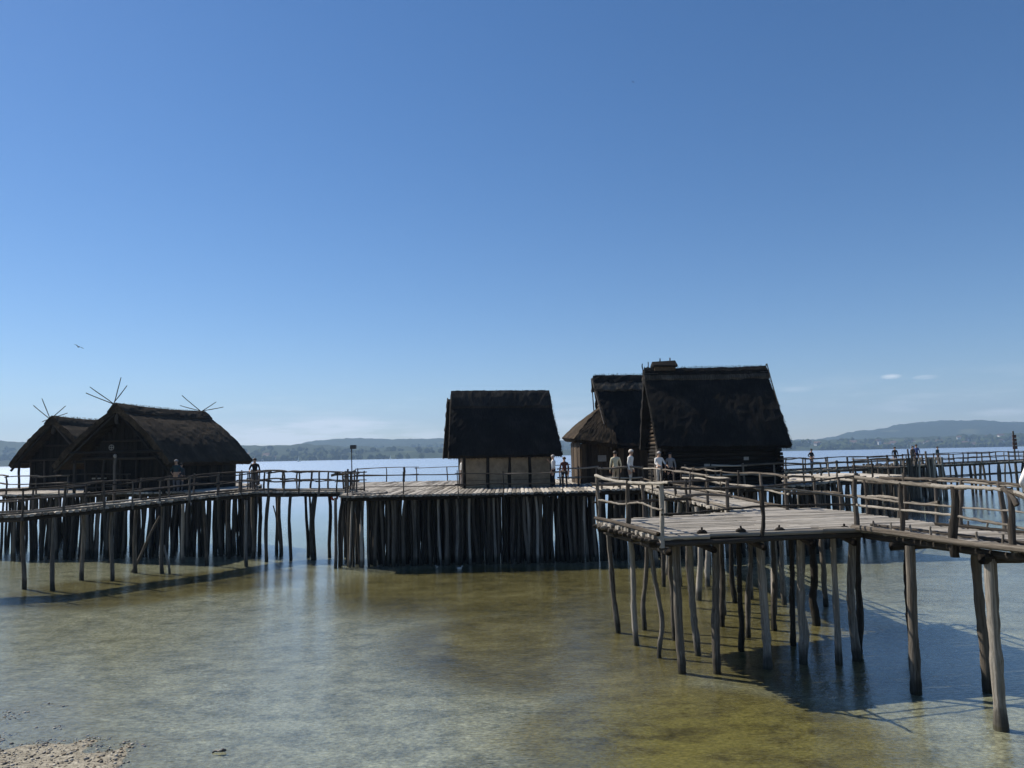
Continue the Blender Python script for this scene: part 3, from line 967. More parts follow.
# ------------------------------------------------------------------ bridge coming towards the right of the camera
r5 = random.Random(61)
wb = empty('footbridge', (9.3, 18.4, HP))
tag(wb, 'near footbridge with lit pole railings leaving the frame at the right edge', 'footbridge')
LB = [FR + V((0, 0, 0)), V((9.10, 13.5, 3.38)), V((10.2, 7.0, 3.38))]
RB = [V((10.5, 18.6, HP)), V((11.25, 14.0, 3.38)), V((12.4, 7.2, 3.38))]
for k in range(2):
    n = round((LB[k + 1] - LB[k]).length / 0.19)
    for q in range(n):
        f = (q + 0.5) / n
        a, b = LB[k].lerp(LB[k + 1], f), RB[k].lerp(RB[k + 1], f)
        e = (b - a).normalized()
        dz = V((0, 0, -0.035 + r5.uniform(-.014, .012)))
        plank(a - e * r5.uniform(0, .08) + dz, b + e * r5.uniform(0, .08) + dz, 0.093, wb, r5)
    for S, sg in ((LB, 1), (RB, -1)):
        e = (RB[k] - LB[k]).normalized() * sg
        log('kerb_log', S[k] - e * 0.10 + V((0, 0, -0.01)), S[k + 1] - e * 0.10 + V((0, 0, -0.01)), 0.07, wb, 'straight', 'rail', 8, r5)
        log('kerb_log', S[k] + e * 0.34 + V((0, 0, 0.045)), S[k + 1] + e * 0.34 + V((0, 0, 0.045)), 0.035, wb, 'straight', 'rail_dark', 8, r5)
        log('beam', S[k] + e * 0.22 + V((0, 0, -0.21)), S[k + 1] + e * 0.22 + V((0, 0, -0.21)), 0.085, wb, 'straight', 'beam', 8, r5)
        for q in range(8):
            p = S[k].lerp(S[k + 1], (q + 0.5) / 8) + e * 0.2
            log('peg', p - V((0, 0, 0.05)), p + V((0, 0, 0.17)), 0.025, wb, 'post', 'rail', 6, r5)
for base, top, w, mid, mt in (
    ((916, 690), (910, 550), 11.5, [(912, 600), (914, 650)], 'pile'),
    ((911, 640), (907, 550), 7.0, None, 'pile_dark'),
    ((988, 688), (976, 560), 11.5, [(979, 600), (985, 650)], 'pile_dark'),
    ((1001, 725), (990, 563), 14.0, [(992, 600), (996, 660)], 'pile')):
    pile_px(wb, base, top, w, mid, mt, h=3.34, rg=r5)
log('beam', onplane(890, 546, LB[0], LB[1]) + V((0, -.05, 0)), onplane(890, 546, LB[0], LB[1]) + V((2.4, .2, 0)), 0.10, wb, 'straight', 'beam', 8, r5)
log('beam', V((8.85, 14.7, 3.06)), V((11.5, 15.1, 3.06)), 0.105, wb, 'straight', 'beam', 8, r5)
for q in ((9.6, 9.4), (12.2, 9.6)):
    log('pile', (*q, -0.5), (*q, 2.95), 0.14, wb, 'pile_near', 'pile', 8, r5)
LA, LZ = LB[0] + V((0.02, 0, 0)), LB[1] + V((0.02, 0, 0))
for u, ut, vt, vb, r, mt in ((901.5, 901, 482.5, 535, 0.055, 'rail_dark'), (955, 954, 486.5, 557, 0.085, 'rail_dark'), (1016, 1009, 488, 556, 0.062, 'rail_dark')):
    b, tp = onplane(u, vb, LA, LZ), onplane(ut, vt, LA, LZ)
    log('post', b, tp, r, wb, 'post', mt, 6, r5)
log('post', onplane(1017, 505, LA, LZ), onplane(1004, 487, LA, LZ), 0.05, wb, 'post', 'rail_dark', 6, r5)
polylog('rail', [onplane(u, v, LA, LZ) for u, v in ((846, 476.5), (866, 479), (880, 481), (901, 483), (925, 485.5), (945, 487.5), (966, 488))], 0.050, wb, 'rail', rg=r5, n=11)
polylog('rail', [onplane(u, v, LA, LZ) for u, v in ((932, 486), (952, 486.5), (975, 487.5), (998, 489), (1012, 491.5), (1040, 500))], 0.043, wb, 'rail', rg=r5, n=11)
polylog('rail', [onplane(u, v, LA, LZ) for u, v in ((1003, 489), (1014, 493), (1024, 497), (1060, 512), (1110, 530))], 0.047, wb, 'rail', rg=r5, n=11)
polylog('rail', [onplane(u, v, LA, LZ) for u, v in ((853, 504.5), (880, 508), (901, 510), (930, 513), (957, 515.5))], 0.031, wb, 'rail', rg=r5)
polylog('rail', [onplane(u, v, LA, LZ) for u, v in ((953, 515), (975, 519.5), (995, 523), (1012, 526), (1050, 536), (1090, 550))], 0.031, wb, 'rail', rg=r5)
RA, RZ = RB[0] - V((0.02, 0, 0)), RB[1] - V((0.02, 0, 0))
for u, ut, vt, vb in ((962, 961.5, 478, 532), (1005, 998, 481, 541), (905, 904, 473, 525)):
    log('post', onplane(u, vb, RA, RZ), onplane(ut, vt, RA, RZ), 0.06, wb, 'post', 'rail_dark', 6, r5)
polylog('rail', [onplane(u, v, RA, RZ) for u, v in ((880, 477.5), (905, 478.5), (935, 479), (958, 479), (985, 481.5), (1010, 484.5), (1045, 488))], 0.043, wb, 'rail', rg=r5)
polylog('rail', [onplane(u, v, RA, RZ) for u, v in ((930, 480), (965, 482), (1000, 485), (1040, 487.5), (1080, 491))], 0.031, wb, 'rail', rg=r5)
polylog('rail', [onplane(u, v, RA, RZ) for u, v in ((858, 496.5), (880, 499.5), (905, 502.5), (935, 505), (960, 507), (1010, 511), (1060, 518))], 0.028, wb, 'rail', rg=r5)

# ------------------------------------------------------------------ left platform and its walkways
HL = 3.50
r6 = random.Random(71)
pl = empty('pile_platform', (-16, 43, HL))
tag(pl, 'dark pile platform under the two gabled thatched houses at left', 'platform')
polyL = [(-29.5, 44.0), (-14.9, 42.9), (-17.7, 53.5), (-24, 62), (-37, 62), (-37, 50)]
deck(pl, polyL, HL, math.pi / 2, 0.26, rg=r6, piece=7.0, over=0.12)
for a, b in (((-29.0, 44.2), (-15.0, 43.3)), ((-30, 45), (-15.5, 45.5)), ((-36, 51), (-17, 51))):
    log('beam', (*a, HL - 0.2), (*b, HL - 0.2), 0.10, pl, 'straight', 'beam', 8, r6)
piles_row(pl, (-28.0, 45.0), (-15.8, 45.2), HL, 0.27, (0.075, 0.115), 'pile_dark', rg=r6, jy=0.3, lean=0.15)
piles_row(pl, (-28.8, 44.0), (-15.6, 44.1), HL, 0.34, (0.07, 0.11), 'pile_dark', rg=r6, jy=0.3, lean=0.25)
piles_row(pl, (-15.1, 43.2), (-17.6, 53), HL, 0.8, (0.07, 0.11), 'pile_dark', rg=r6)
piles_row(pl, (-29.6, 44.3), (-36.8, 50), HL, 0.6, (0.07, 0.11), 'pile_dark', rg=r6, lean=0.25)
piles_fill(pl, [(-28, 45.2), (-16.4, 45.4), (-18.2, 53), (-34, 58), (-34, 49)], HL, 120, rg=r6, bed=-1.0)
railing(pl, [(-36.8, 50.1, HL), (-29.3, 44.2, HL), (-22, 43.6, HL)], 1.0, 1.7, (1.0, 0.62, 0.3), 0.05, 0.042, ('rail_dark', 'rail_dark'), rg=r6)
railing(pl, [(-15.2, 43.6, HL), (-17.7, 53.3, HL)], 1.0, 1.7, (1.0, 0.6, 0.3), 0.05, 0.042, ('rail_dark', 'rail_dark'), rg=r6)

r7 = random.Random(81)
wl_ = empty('walkway', (-20.2, 32, 3.15))
tag(wl_, 'long walkway on single thin piles rising past the left houses from the left edge', 'walkway')
walkway(wl_, [(-29.5, 30.0, 3.08), (-20.4, 32.1, 3.15), (-18.75, 34.3, 3.27), (-17.25, 36.3, 3.37), (-15.7, 39.0, 3.47), (-14.2, 41.7, 3.53)], 1.7, 0.22, ('rail_dark', 'rail_dark'), rg=r7, spacing=1.5, rails=(1.0, 0.55))
for (u, v, ut) in ((23.5, 587.5, 23), (54, 588.5, 54), (82, 578.5, 83), (112, 579, 112), (136, 571.5, 137), (163, 572, 163), (184, 562, 183), (206.5, 564, 203), (229, 556.5, 228), (247.5, 565, 246)):
    b = G(u, v)
    tp = AT(ut, 500, b.y)
    hh = 3.15 + (b.y - 32) * 0.041
    d = tp - b
    log('pile', b - d.normalized() * 0.7, b + d * ((hh - 0.22) / d.z), 0.095, wl_, 'pile_near', 'pile', 8, r7)
# slanting braces
for (u0, v0), (u1, v1) in (((131, 570.5), (160, 516)), ((170, 572), (164, 545))):
    b = G(u0, v0)
    log('brace', b - V((0, 0, 0.2)), AT(u1, v1, b.y + 0.2), 0.06, wl_, 'pile', 'pile', 8, r7)

r8 = random.Random(91)
wm = empty('walkway', (-11, 41, 3.5))
tag(wm, 'short footbridge over open water between the left houses and the palisade', 'walkway')
walkway(wm, [(-14.6, 41.9, 3.53), (-11.2, 41.1, 3.5), (-8.2, 40.9, 3.43)], 1.5, 0.22, ('rail_dark', 'rail_dark'), rg=r8, spacing=0.95, rails=(1.0, 0.55))
for (u, v, w) in ((269, 560, 4), (277, 552, 3.5), (280, 553, 4), (291, 558.5, 3.6), (306, 556, 3.4), (310, 553, 2.6), (316, 558, 6.5), (330, 555.5, 3.8), (259, 553, 4), (253, 556, 4)):
    b = G(u, v)
    log('pile', b + V((r8.uniform(-.1, .1), 0, -0.7)), (b.x - 0.05, b.y, 3.3), w * 0.5 * b.y / FPX, wm, 'pile', 'pile_dark', 10, r8)
b = G(279, 552)
log('brace', b + V((0.15, 0, -0.2)), (b.x - 0.35, b.y, 2.6), 0.04, wm, 'pile', 'pile_dark', 10, r8)

# ------------------------------------------------------------------ far walkway at right with a palisaded stop
r9 = random.Random(101)
wf = empty('walkway', (24, 66, 3.4))
tag(wf, 'distant walkway with railings crossing the lake behind the near footbridge', 'walkway')
fpath = [(17.5, 60.0, 3.4), (24.1, 66.0, 3.4), (37.3, 74.5, 3.4), (54.0, 85.0, 3.45), (72.0, 95.0, 3.5)]
walkway(wf, fpath, 2.0, 0.40, ('rail_dark', 'rail_dark'), rg=r9, spacing=3.0, rails=(1.0, 0.5), kerb='beam', r_post=0.07, r_rail=0.05)
for k in range(len(fpath) - 1):
    a, b = V(fpath[k]), V(fpath[k + 1])
    t_ = V(((b - a).x, (b - a).y, 0)).normalized()
    nn = V((-t_.y, t_.x, 0))
    n = round((b - a).length / 2.3)
    for q in range(n):
        for s in (-0.8, 0.8):
            p = a.lerp(b, (q + r9.random() * 0.6) / n) + nn * s
            log('pile', (p.x + r9.uniform(-.35, .35), p.y, -2.4), (p.x, p.y, p.z - 0.12), r9.uniform(0.10, 0.17), wf, 'pile', 'pile_dark', 10, r9)
    for s in (-0.85, 0.85):
        log('brace', a + nn * s + V((0, 0, -1.35)), b + nn * s + V((0, 0, -1.35)), 0.07, wf, 'straight', 'pile_dark', 8, r9)
pf = empty('pile_platform', (39.5, 76.5, 3.4))
tag(pf, 'distant cluster of tall upright posts fencing a stop on the far walkway', 'platform')
polyF = [(36.2, 73.0), (42.5, 75.8), (41.6, 79.8), (35.6, 78.0)]
deck(pf, polyF, 3.46, 0.4, 0.4, rg=r9)
for k in range(4):
    a, b = polyF[k], polyF[(k + 1) % 4]
    piles_row(pf, a, b, 3.5 + (0.75 if k in (0, 1) else 0.2), 0.36, (0.10, 0.17), 'pile' if k in (0, 1) else 'pile_dark', rg=r9, jx=0.15, jy=0.25, lean=0.3, bed=-2.6)
piles_fill(pf, polyF, 3.4, 25, (0.1, 0.15), rg=r9, bed=-2.4)
for k in range(3):
    f = r9.random()
    p = V(polyF[0]).lerp(V(polyF[1]), f)
    log('tall_post', (p.x, p.y, -2.4), (p.x + r9.uniform(-.2, .2), p.y, 4.7 + r9.uniform(0, 0.35)), 0.11, pf, 'pile', 'pile_dark', 10, r9)

# ------------------------------------------------------------------ thatched houses
def slope(parent, name, eL, eR, rR, rL, thick, mat, seed, bulge=0.10, nx=34, ny=20, jit=0.03, sag=0.0):
    """one thatched roof plane between eave (eL, eR) and ridge (rL, rR); local coordinates"""
    r = random.Random(seed)
    eL, eR, rR, rL = V(eL), V(eR), V(rR), V(rL)
    nrm = (eR - eL).cross(rL - eL).normalized()
    if nrm.z < 0: nrm = -nrm
    mb = MB()
    for layer in (0, 1):
        for b in range(ny + 1):
            f = b / ny
            for a in range(nx + 1):
                g = a / nx
                p = eL.lerp(eR, g).lerp(rL.lerp(rR, g), f)
                p = p + nrm * (bulge * math.sin(math.pi * min(1, f * 0.95 + 0.05)))
                p.z -= sag * math.sin(math.pi * g) * f
                edge = a in (0, nx) or b == 0
                if layer == 0:
                    amp = jit * (1.6 if edge else 1.0)
                    p = p + nrm * (amp * 0.7 * mnoise.noise(V((p.x * 2.2, p.y * 2.2, p.z * 2.2 + seed))) + r.uniform(-amp, amp) * 0.25)
                    if b == 0: p.z += r.uniform(-0.05, 0.02)
                    if a in (0, nx): p.x += r.uniform(-0.04, 0.04)
                else:
                    p = p - nrm * thick * (0.85 + 0.15 * r.random())
                mb.v.append(tuple(p))
    w = nx + 1
    L = w * (ny + 1)
    for b in range(ny):
        for a in range(nx):
            q = [b * w + a, b * w + a + 1, (b + 1) * w + a + 1, (b + 1) * w + a]
            mb.face(q); mb.face([L + k for k in q][::-1])
    for a in range(nx):
        for b, fl in ((0, 1), (ny, 0)):
            q = [b * w + a, L + b * w + a, L + b * w + a + 1, b * w + a + 1]
            mb.face(q if fl else q[::-1])
    for b in range(ny):
        for a, fl in ((0, 0), (nx, 1)):
            q = [b * w + a, L + b * w + a, L + (b + 1) * w + a, (b + 1) * w + a]
            mb.face(q if fl else q[::-1])
    return mb.build(name, M[mat], parent)

def fringe(parent, segs, n, mat, seed, ln=(0.10, 0.28), down=(0, 0, -1), wid=0.012, spread=0.4):
    """loose straw ends along edges: far too many to count"""
    r = random.Random(seed)
    mb = MB()
    tot = sum((V(b) - V(a)).length for a, b, _ in segs)
    for a, b, dr in segs:
        a, b, dr = V(a), V(b), V(dr)
        for _ in range(int(n * (b - a).length / tot)):
            p = a.lerp(b, r.random()) + V((r.uniform(-.04, .04), r.uniform(-.05, .05), r.uniform(-.05, .05)))
            d = (dr + V((r.uniform(-1, 1), r.uniform(-1, 1), r.uniform(-1, 1))) * spread).normalized() * r.uniform(*ln)
            s = V((r.uniform(-1, 1), r.uniform(-1, 1), r.uniform(-.4, .4))).normalized() * wid * r.uniform(.7, 1.6)
            k = len(mb.v)
            mb.v += [tuple(p - s), tuple(p + s), tuple(p + d)]
            mb.face([k, k + 1, k + 2])
    o = mb.build('thatch_fringe', M[mat], parent)
    o['kind'] = 'stuff'
    return o

def ridge_roll(parent, name, x0, x1, y_half, z_top, drop, mat, seed, thick=0.13, sag=0.0):
    """a saddle of straw folded over the ridge"""
    r = random.Random(seed)
    prof = []
    for k in range(9):
        f = k / 8 * 2 - 1
        prof.append((y_half * f, z_top - drop * abs(f) ** 1.25))
    mb = MB()
    nx = 30
    for layer in (0, 1):
        for a in range(nx + 1):
            x = x0 + (x1 - x0) * a / nx
            sg = sag * math.sin(math.pi * a / nx)
            for k, (y, z) in enumerate(prof):
                z2 = z - sg - (thick if layer else 0)
                jj = 0 if layer else 0.016
                if k in (0, 8): z2 += r.uniform(-0.06, 0.04)
                mb.v.append((x + r.uniform(-.02, .02), y * (0.93 if layer else 1) + r.uniform(-jj, jj), z2 + r.uniform(-jj, jj)))
    w, L = 9, 9 * (nx + 1)
    for a in range(nx):
        for k in range(8):
            q = [a * w + k, (a + 1) * w + k, (a + 1) * w + k + 1, a * w + k + 1]
            mb.face(q); mb.face([L + i for i in q][::-1])
        for k in (0, 8):
            mb.face([a * w + k, L + a * w + k, L + (a + 1) * w + k, (a + 1) * w + k])
    for a in (0, nx):
        for k in range(8):
            mb.face([a * w + k, a * w + k + 1, L + a * w + k + 1, L + a * w + k])
    return mb.build(name, M[mat], parent)

_bd = {}
def board(parent, x, y, z0, z1, w, along='x', mat='wall', th=0.04, rg=RNG, name='board'):
    """one upright wall board in house space"""
    key = (mat,)
    if key not in _bd:
        _bd[key] = MB().box(-.5, .5, -.5, .5, 0, 1).mesh('board', M[mat])
    o = bpy.data.objects.new(name, _bd[key])
    o.location = (x, y, z0)
    o.scale = (w * 0.94, th * rg.uniform(0.8, 1.5), z1 - z0)
    o.rotation_euler = (0, rg.uniform(-.006, .006), 0 if along == 'x' else math.pi / 2)
    return link(o, parent)

def board_wall(parent, x0, x1, y, z1, bw=0.3, mat='wall', rg=RNG, gaps=()):
    n = round((x1 - x0) / bw)
    for k in range(n):
        x = x0 + (k + 0.5) * (x1 - x0) / n
        if any(a < x < b for a, b in gaps): continue
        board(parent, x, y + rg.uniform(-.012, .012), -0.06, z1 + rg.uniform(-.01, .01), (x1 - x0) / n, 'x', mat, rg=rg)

def gable_wall(parent, x, hw, ze, hd, zr, bw=0.3, mat='wall', rg=RNG, doors=()):
    """boards closing the house end at local x, up to the roof slope; doors: (y0, y1, top)"""
    n = round(2 * hw / bw)
    for k in range(n):
        y = -hw + (k + 0.5) * 2 * hw / n
        top = ze + (zr - ze) * (1 - abs(y) / hd) - 0.30
        z0 = -0.06
        for a, b, tp in doors:
            if a < y < b: z0 = tp
        if top > z0 + 0.1:
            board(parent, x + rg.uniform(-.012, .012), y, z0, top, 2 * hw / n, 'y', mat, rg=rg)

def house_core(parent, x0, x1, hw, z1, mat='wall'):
    """unseen dark box added inside so that no light shows through board gaps"""
    MB().box(x0 + 0.12, x1 - 0.12, -hw + 0.10, hw - 0.10, -0.05, z1).build('light_block_box', M[mat], parent)

# ---- small middle house
ca = math.radians(9)
hc = empty('thatched_house', (-0.55, 44.6, HC), ca)
tag(hc, 'small thatched house with four clay wall panels on the middle palisade', 'house')
rg_ = random.Random(3)
ze, zr, hd = 1.80, 5.35, 2.30
slope(hc, 'roof_slope', (-3.42, -hd, ze), (2.98, -hd, ze), (2.75, 0, zr), (-3.0, 0, zr), 0.30, 'thatch', 5, 0.10)
slope(hc, 'roof_slope', (3.0, hd, ze), (-3.42, hd, ze), (-3.28, 0, zr - .25), (2.75, 0, zr - .25), 0.30, 'thatch', 6, 0.10)
ridge_roll(hc, 'ridge_cap', -3.06, 2.80, 0.66, zr + 0.24, 0.96, 'thatch_cap', 7, 0.16)
fringe(hc, [((-3.4, -hd, ze - .12), (2.98, -hd, ze - .12), (0, -.3, -1)), ((2.98, -hd, ze), (2.8, 0, zr), (1, -.4, -.6)), ((-3.4, -hd, ze), (-3.0, 0, zr), (-1, -.4, -.6)), ((-3.0, 0, zr + .2), (2.8, 0, zr + .2), (0, -.5, .2))], 1800, 'thatch', 8, (0.03, 0.08))
house_core(hc, -2.45, 2.4, 1.75, 1.9, 'wall')
hw = 1.78
for x0, x1 in ((-2.42, -1.27), (-1.10, -0.02), (0.12, 1.10), (1.24, 2.34)):
    MB().box(x0, x1, -hw - 0.05, -hw + 0.06, 0.42, 1.85).build('wall_panel', M['daub'], hc)
    MB().box(x0, x1, -hw - 0.04, -hw + 0.06, -0.05, 0.40).build('lower_panel', M['daub'], hc)
for x in (-2.52, -1.185, 0.05, 1.17, 2.44):
    log('wall_post', (x, -hw - 0.04, -0.1), (x, -hw - 0.04, 1.95), 0.075, hc, 'post', 'wall', 6, rg_, local=True)
for x in (-2.5, 2.44):
    gable_wall(hc, x, 1.8, ze, hd, zr, 0.28, 'wall', rg_, doors=((-0.4, 0.5, 1.7),) if x > 0 else ())
    log('barge_pole', (x * (1.36 if x < 0 else 1.19), -hd + .05, ze - 0.15), (x * (1.22 if x < 0 else 1.12), 0, zr), 0.045, hc, 'straight', 'rail_dark', 8, rg_, local=True)
    log('barge_pole', (x * (1.36 if x < 0 else 1.19), hd, ze - 0.15), (x * (1.30 if x < 0 else 1.12), 0, zr - .2), 0.045, hc, 'straight', 'rail_dark', 8, rg_, local=True)
board_wall(hc, -2.4, 2.4, 1.8, 1.8, 0.3, 'wall', rg_)

# ---- big house at right
he = empty('thatched_house', (10.65, 40.9, HE), math.radians(1.5))
tag(he, 'largest thatched log house with a smoke hatch on its ridge', 'house')
rg_ = random.Random(4)
ze, zr, hd = 2.02, 6.05, 2.35
slope(he, 'roof_slope', (-3.45, -hd, ze), (3.40, -hd, ze - .05), (3.12, 0, zr), (-3.55, 0, zr), 0.34, 'thatch', 15, 0.10, jit=0.04)
slope(he, 'roof_slope', (3.40, hd, ze), (-3.45, hd, ze), (-3.55, 0, zr), (3.12, 0, zr), 0.34, 'thatch', 16, 0.10, jit=0.04)
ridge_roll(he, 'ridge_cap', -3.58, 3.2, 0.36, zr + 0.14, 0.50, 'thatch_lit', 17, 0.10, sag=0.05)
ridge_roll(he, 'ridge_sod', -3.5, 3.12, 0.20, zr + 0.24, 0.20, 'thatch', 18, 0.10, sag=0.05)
fringe(he, [((-3.45, -hd, ze - .15), (3.40, -hd, ze - .15), (0, -.3, -1)), ((3.40, -hd, ze), (3.15, 0, zr), (1, -.4, -.6)), ((-3.45, -hd, ze), (-3.55, 0, zr), (-1, -.4, -.6)), ((-3.5, 0, zr + .2), (3.15, 0, zr + .2), (0, -.2, .8))], 2600, 'thatch', 19, (0.03, 0.11))
house_core(he, -2.95, 2.75, 1.75, 2.3, 'wall')
for k in range(12):
    z = 0.06 + k * 0.185
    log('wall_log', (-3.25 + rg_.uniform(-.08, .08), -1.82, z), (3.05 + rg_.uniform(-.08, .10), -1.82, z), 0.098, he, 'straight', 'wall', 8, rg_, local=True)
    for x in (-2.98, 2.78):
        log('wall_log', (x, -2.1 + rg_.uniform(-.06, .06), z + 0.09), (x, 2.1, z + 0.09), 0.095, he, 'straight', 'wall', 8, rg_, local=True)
log('wall_log', (-3.2, 1.82, 2.1), (3.0, 1.82, 2.1), 0.1, he, 'straight', 'wall', 8, rg_, local=True)
for x in (-2.98, 2.78):     # wattle gable
    for k in range(15):
        z = 2.25 + k * 0.20
        yy = hd * (1 - (z - ze) / (zr - ze)) - 0.42
        if yy > 0.1:
            log('gable_log', (x, -yy, z), (x, yy, z), 0.09, he, 'straight', 'wall_brown', 8, rg_, local=True)
for s in (-1, 1):
    log('barge_pole', (3.34, s * (hd - 0.1), ze - 0.12), (3.16, s * 0.05 - 0.06, zr + 0.34), 0.03, he, 'straight', 'twig', 8, rg_, local=True)
log('ridge_stake', (-3.55, -0.05, zr - 0.1), (-3.60, -0.05, zr + 0.46), 0.035, he, 'post', 'twig', 6, rg_, local=True)
log('ridge_stake', (-3.30, -0.05, zr - 0.1), (-3.28, -0.05, zr + 0.55), 0.03, he, 'post', 'twig', 6, rg_, local=True)
log('corner_post', (-3.28, -2.05, -0.1), (-3.35, -2.1, 2.2), 0.16, he, 'post', 'rail_dark', 6, rg_, local=True)
# smoke hatch riding on the ridge
hx = -2.42
hat = MB()
hat.box(hx - 0.56, hx + 0.56, -0.28, 0.28, zr + 0.05, zr + 0.38)
ho = hat.build('smoke_hatch', M['wall_brown'], he)
hr = MB()
hr.v = [(hx - 0.66, -0.42, zr + 0.33), (hx + 0.66, -0.42, zr + 0.30), (hx + 0.62, 0, zr + 0.62), (hx - 0.64, 0, zr + 0.56), (hx - 0.66, 0.42, zr + 0.33), (hx + 0.66, 0.42, zr + 0.3)]
for f in ((0, 1, 2, 3), (3, 2, 5, 4), (0, 3, 4), (1, 5, 2)): hr.face(list(f))
hro = hr.build('hatch_roof', M['thatch'], he)
md = hro.modifiers.new('thickness', 'SOLIDIFY'); md.thickness = 0.10
for dx, tp in ((-0.20, 0.74), (0.34, 0.76)):
    log('hatch_peg', (hx + dx, 0.0, zr + 0.3), (hx + dx, 0.0, zr + tp), 0.035, he, 'post', 'twig', 6, rg_, local=True)
MB().box(-1.0, -0.7, -1.96, -1.93, 0.9, 1.1).build('notice', M['sign_paint'], he)
MB().box(1.05, 1.30, -1.96, -1.93, 1.25, 1.42).build('notice', M['sign_paint'], he)

# ---- house behind it with the hipped lean-to
hdh = empty('thatched_house', (8.3, 48.0, HE), math.radians(4))
tag(hdh, 'thatched house with a low hipped lean-to, half hidden behind the largest house', 'house')
rg_ = random.Random(6)
ze, zr, hd = 2.15, 6.35, 2.45
slope(hdh, 'roof_slope', (-2.55, -hd, ze), (3.2, -hd, ze), (3.1, 0, zr), (-3.15, 0, zr), 0.32, 'thatch', 25, 0.08, jit=0.045)
slope(hdh, 'roof_slope', (3.2, hd, ze), (-2.55, hd, ze), (-3.15, 0, zr), (3.1, 0, zr), 0.32, 'thatch', 26, 0.08, jit=0.045)
ridge_roll(hdh, 'ridge_sod', -3.2, 3.15, 0.36, zr + 0.30, 0.55, 'thatch', 27, 0.12)
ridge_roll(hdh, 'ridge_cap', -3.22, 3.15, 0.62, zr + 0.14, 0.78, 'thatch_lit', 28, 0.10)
slope(hdh, 'lean_to_roof', (-4.85, -2.75, 2.62), (-2.3, -2.75, 2.25), (-2.45, -0.2, 4.6), (-2.75, -0.2, 4.6), 0.34, 'thatch_brown', 29, 0.12, jit=0.04)
slope(hdh, 'lean_to_roof', (-4.95, 2.2, 2.80), (-4.85, -2.75, 2.62), (-2.75, -0.2, 4.62), (-2.75, 0.8, 4.62), 0.40, 'thatch_brown', 30, 0.12, jit=0.04)
fringe(hdh, [((-4.85, -2.75, 2.4), (3.2, -hd, ze - .1), (0, -.3, -1)), ((-2.55, -hd, ze), (-3.15, 0, zr), (-1, -.4, -.6)), ((-3.1, 0, zr + .3), (3.1, 0, zr + .3), (0, -.2, .8))], 1800, 'thatch_brown', 31, (0.03, 0.11))
for s in (-1, 1):
    log('barge_pole', (-2.65, s * hd, ze - 0.2), (-3.28, s * 0.05, zr + 0.1), 0.04, hdh, 'straight', 'rail_dark', 8, rg_, local=True)
house_core(hdh, -4.3, 2.6, 1.95, 2.35, 'wall_brown')
board_wall(hdh, -4.4, 2.7, -2.0, 2.3, 0.32, 'wall_brown', rg_)
for k in range(13):
    z = 2.5 + k * 0.25
    yy = hd * (1 - (z - ze) / (zr - ze)) - 0.25
    if yy > 0.1:
        log('gable_log', (-2.75, -yy, z), (-2.75, yy, z), 0.12, hdh, 'straight', 'wall_brown', 8, rg_, local=True)
gable_wall(hdh, -4.42, 1.9, 2.3, 4.5, 3.0, 0.32, 'wall_brown', rg_)
MB().box(-3.40, -2.90, -2.12, -2.08, 1.25, 1.62).build('notice', M['sign_paint'], hdh)

# ---- left gabled houses
def ridge_fan(parent, base, y, tips, mat='twig'):
    for k, (u, v) in enumerate(tips):
        b = V(base)
        tp = AT(u, v, y + (0.25 if k % 2 else -0.25))
        d = (tp - b)
        log('ridge_pole', b - d.normalized() * 0.5, tp, 0.028, parent, 'post', mat, 6, random.Random(k))

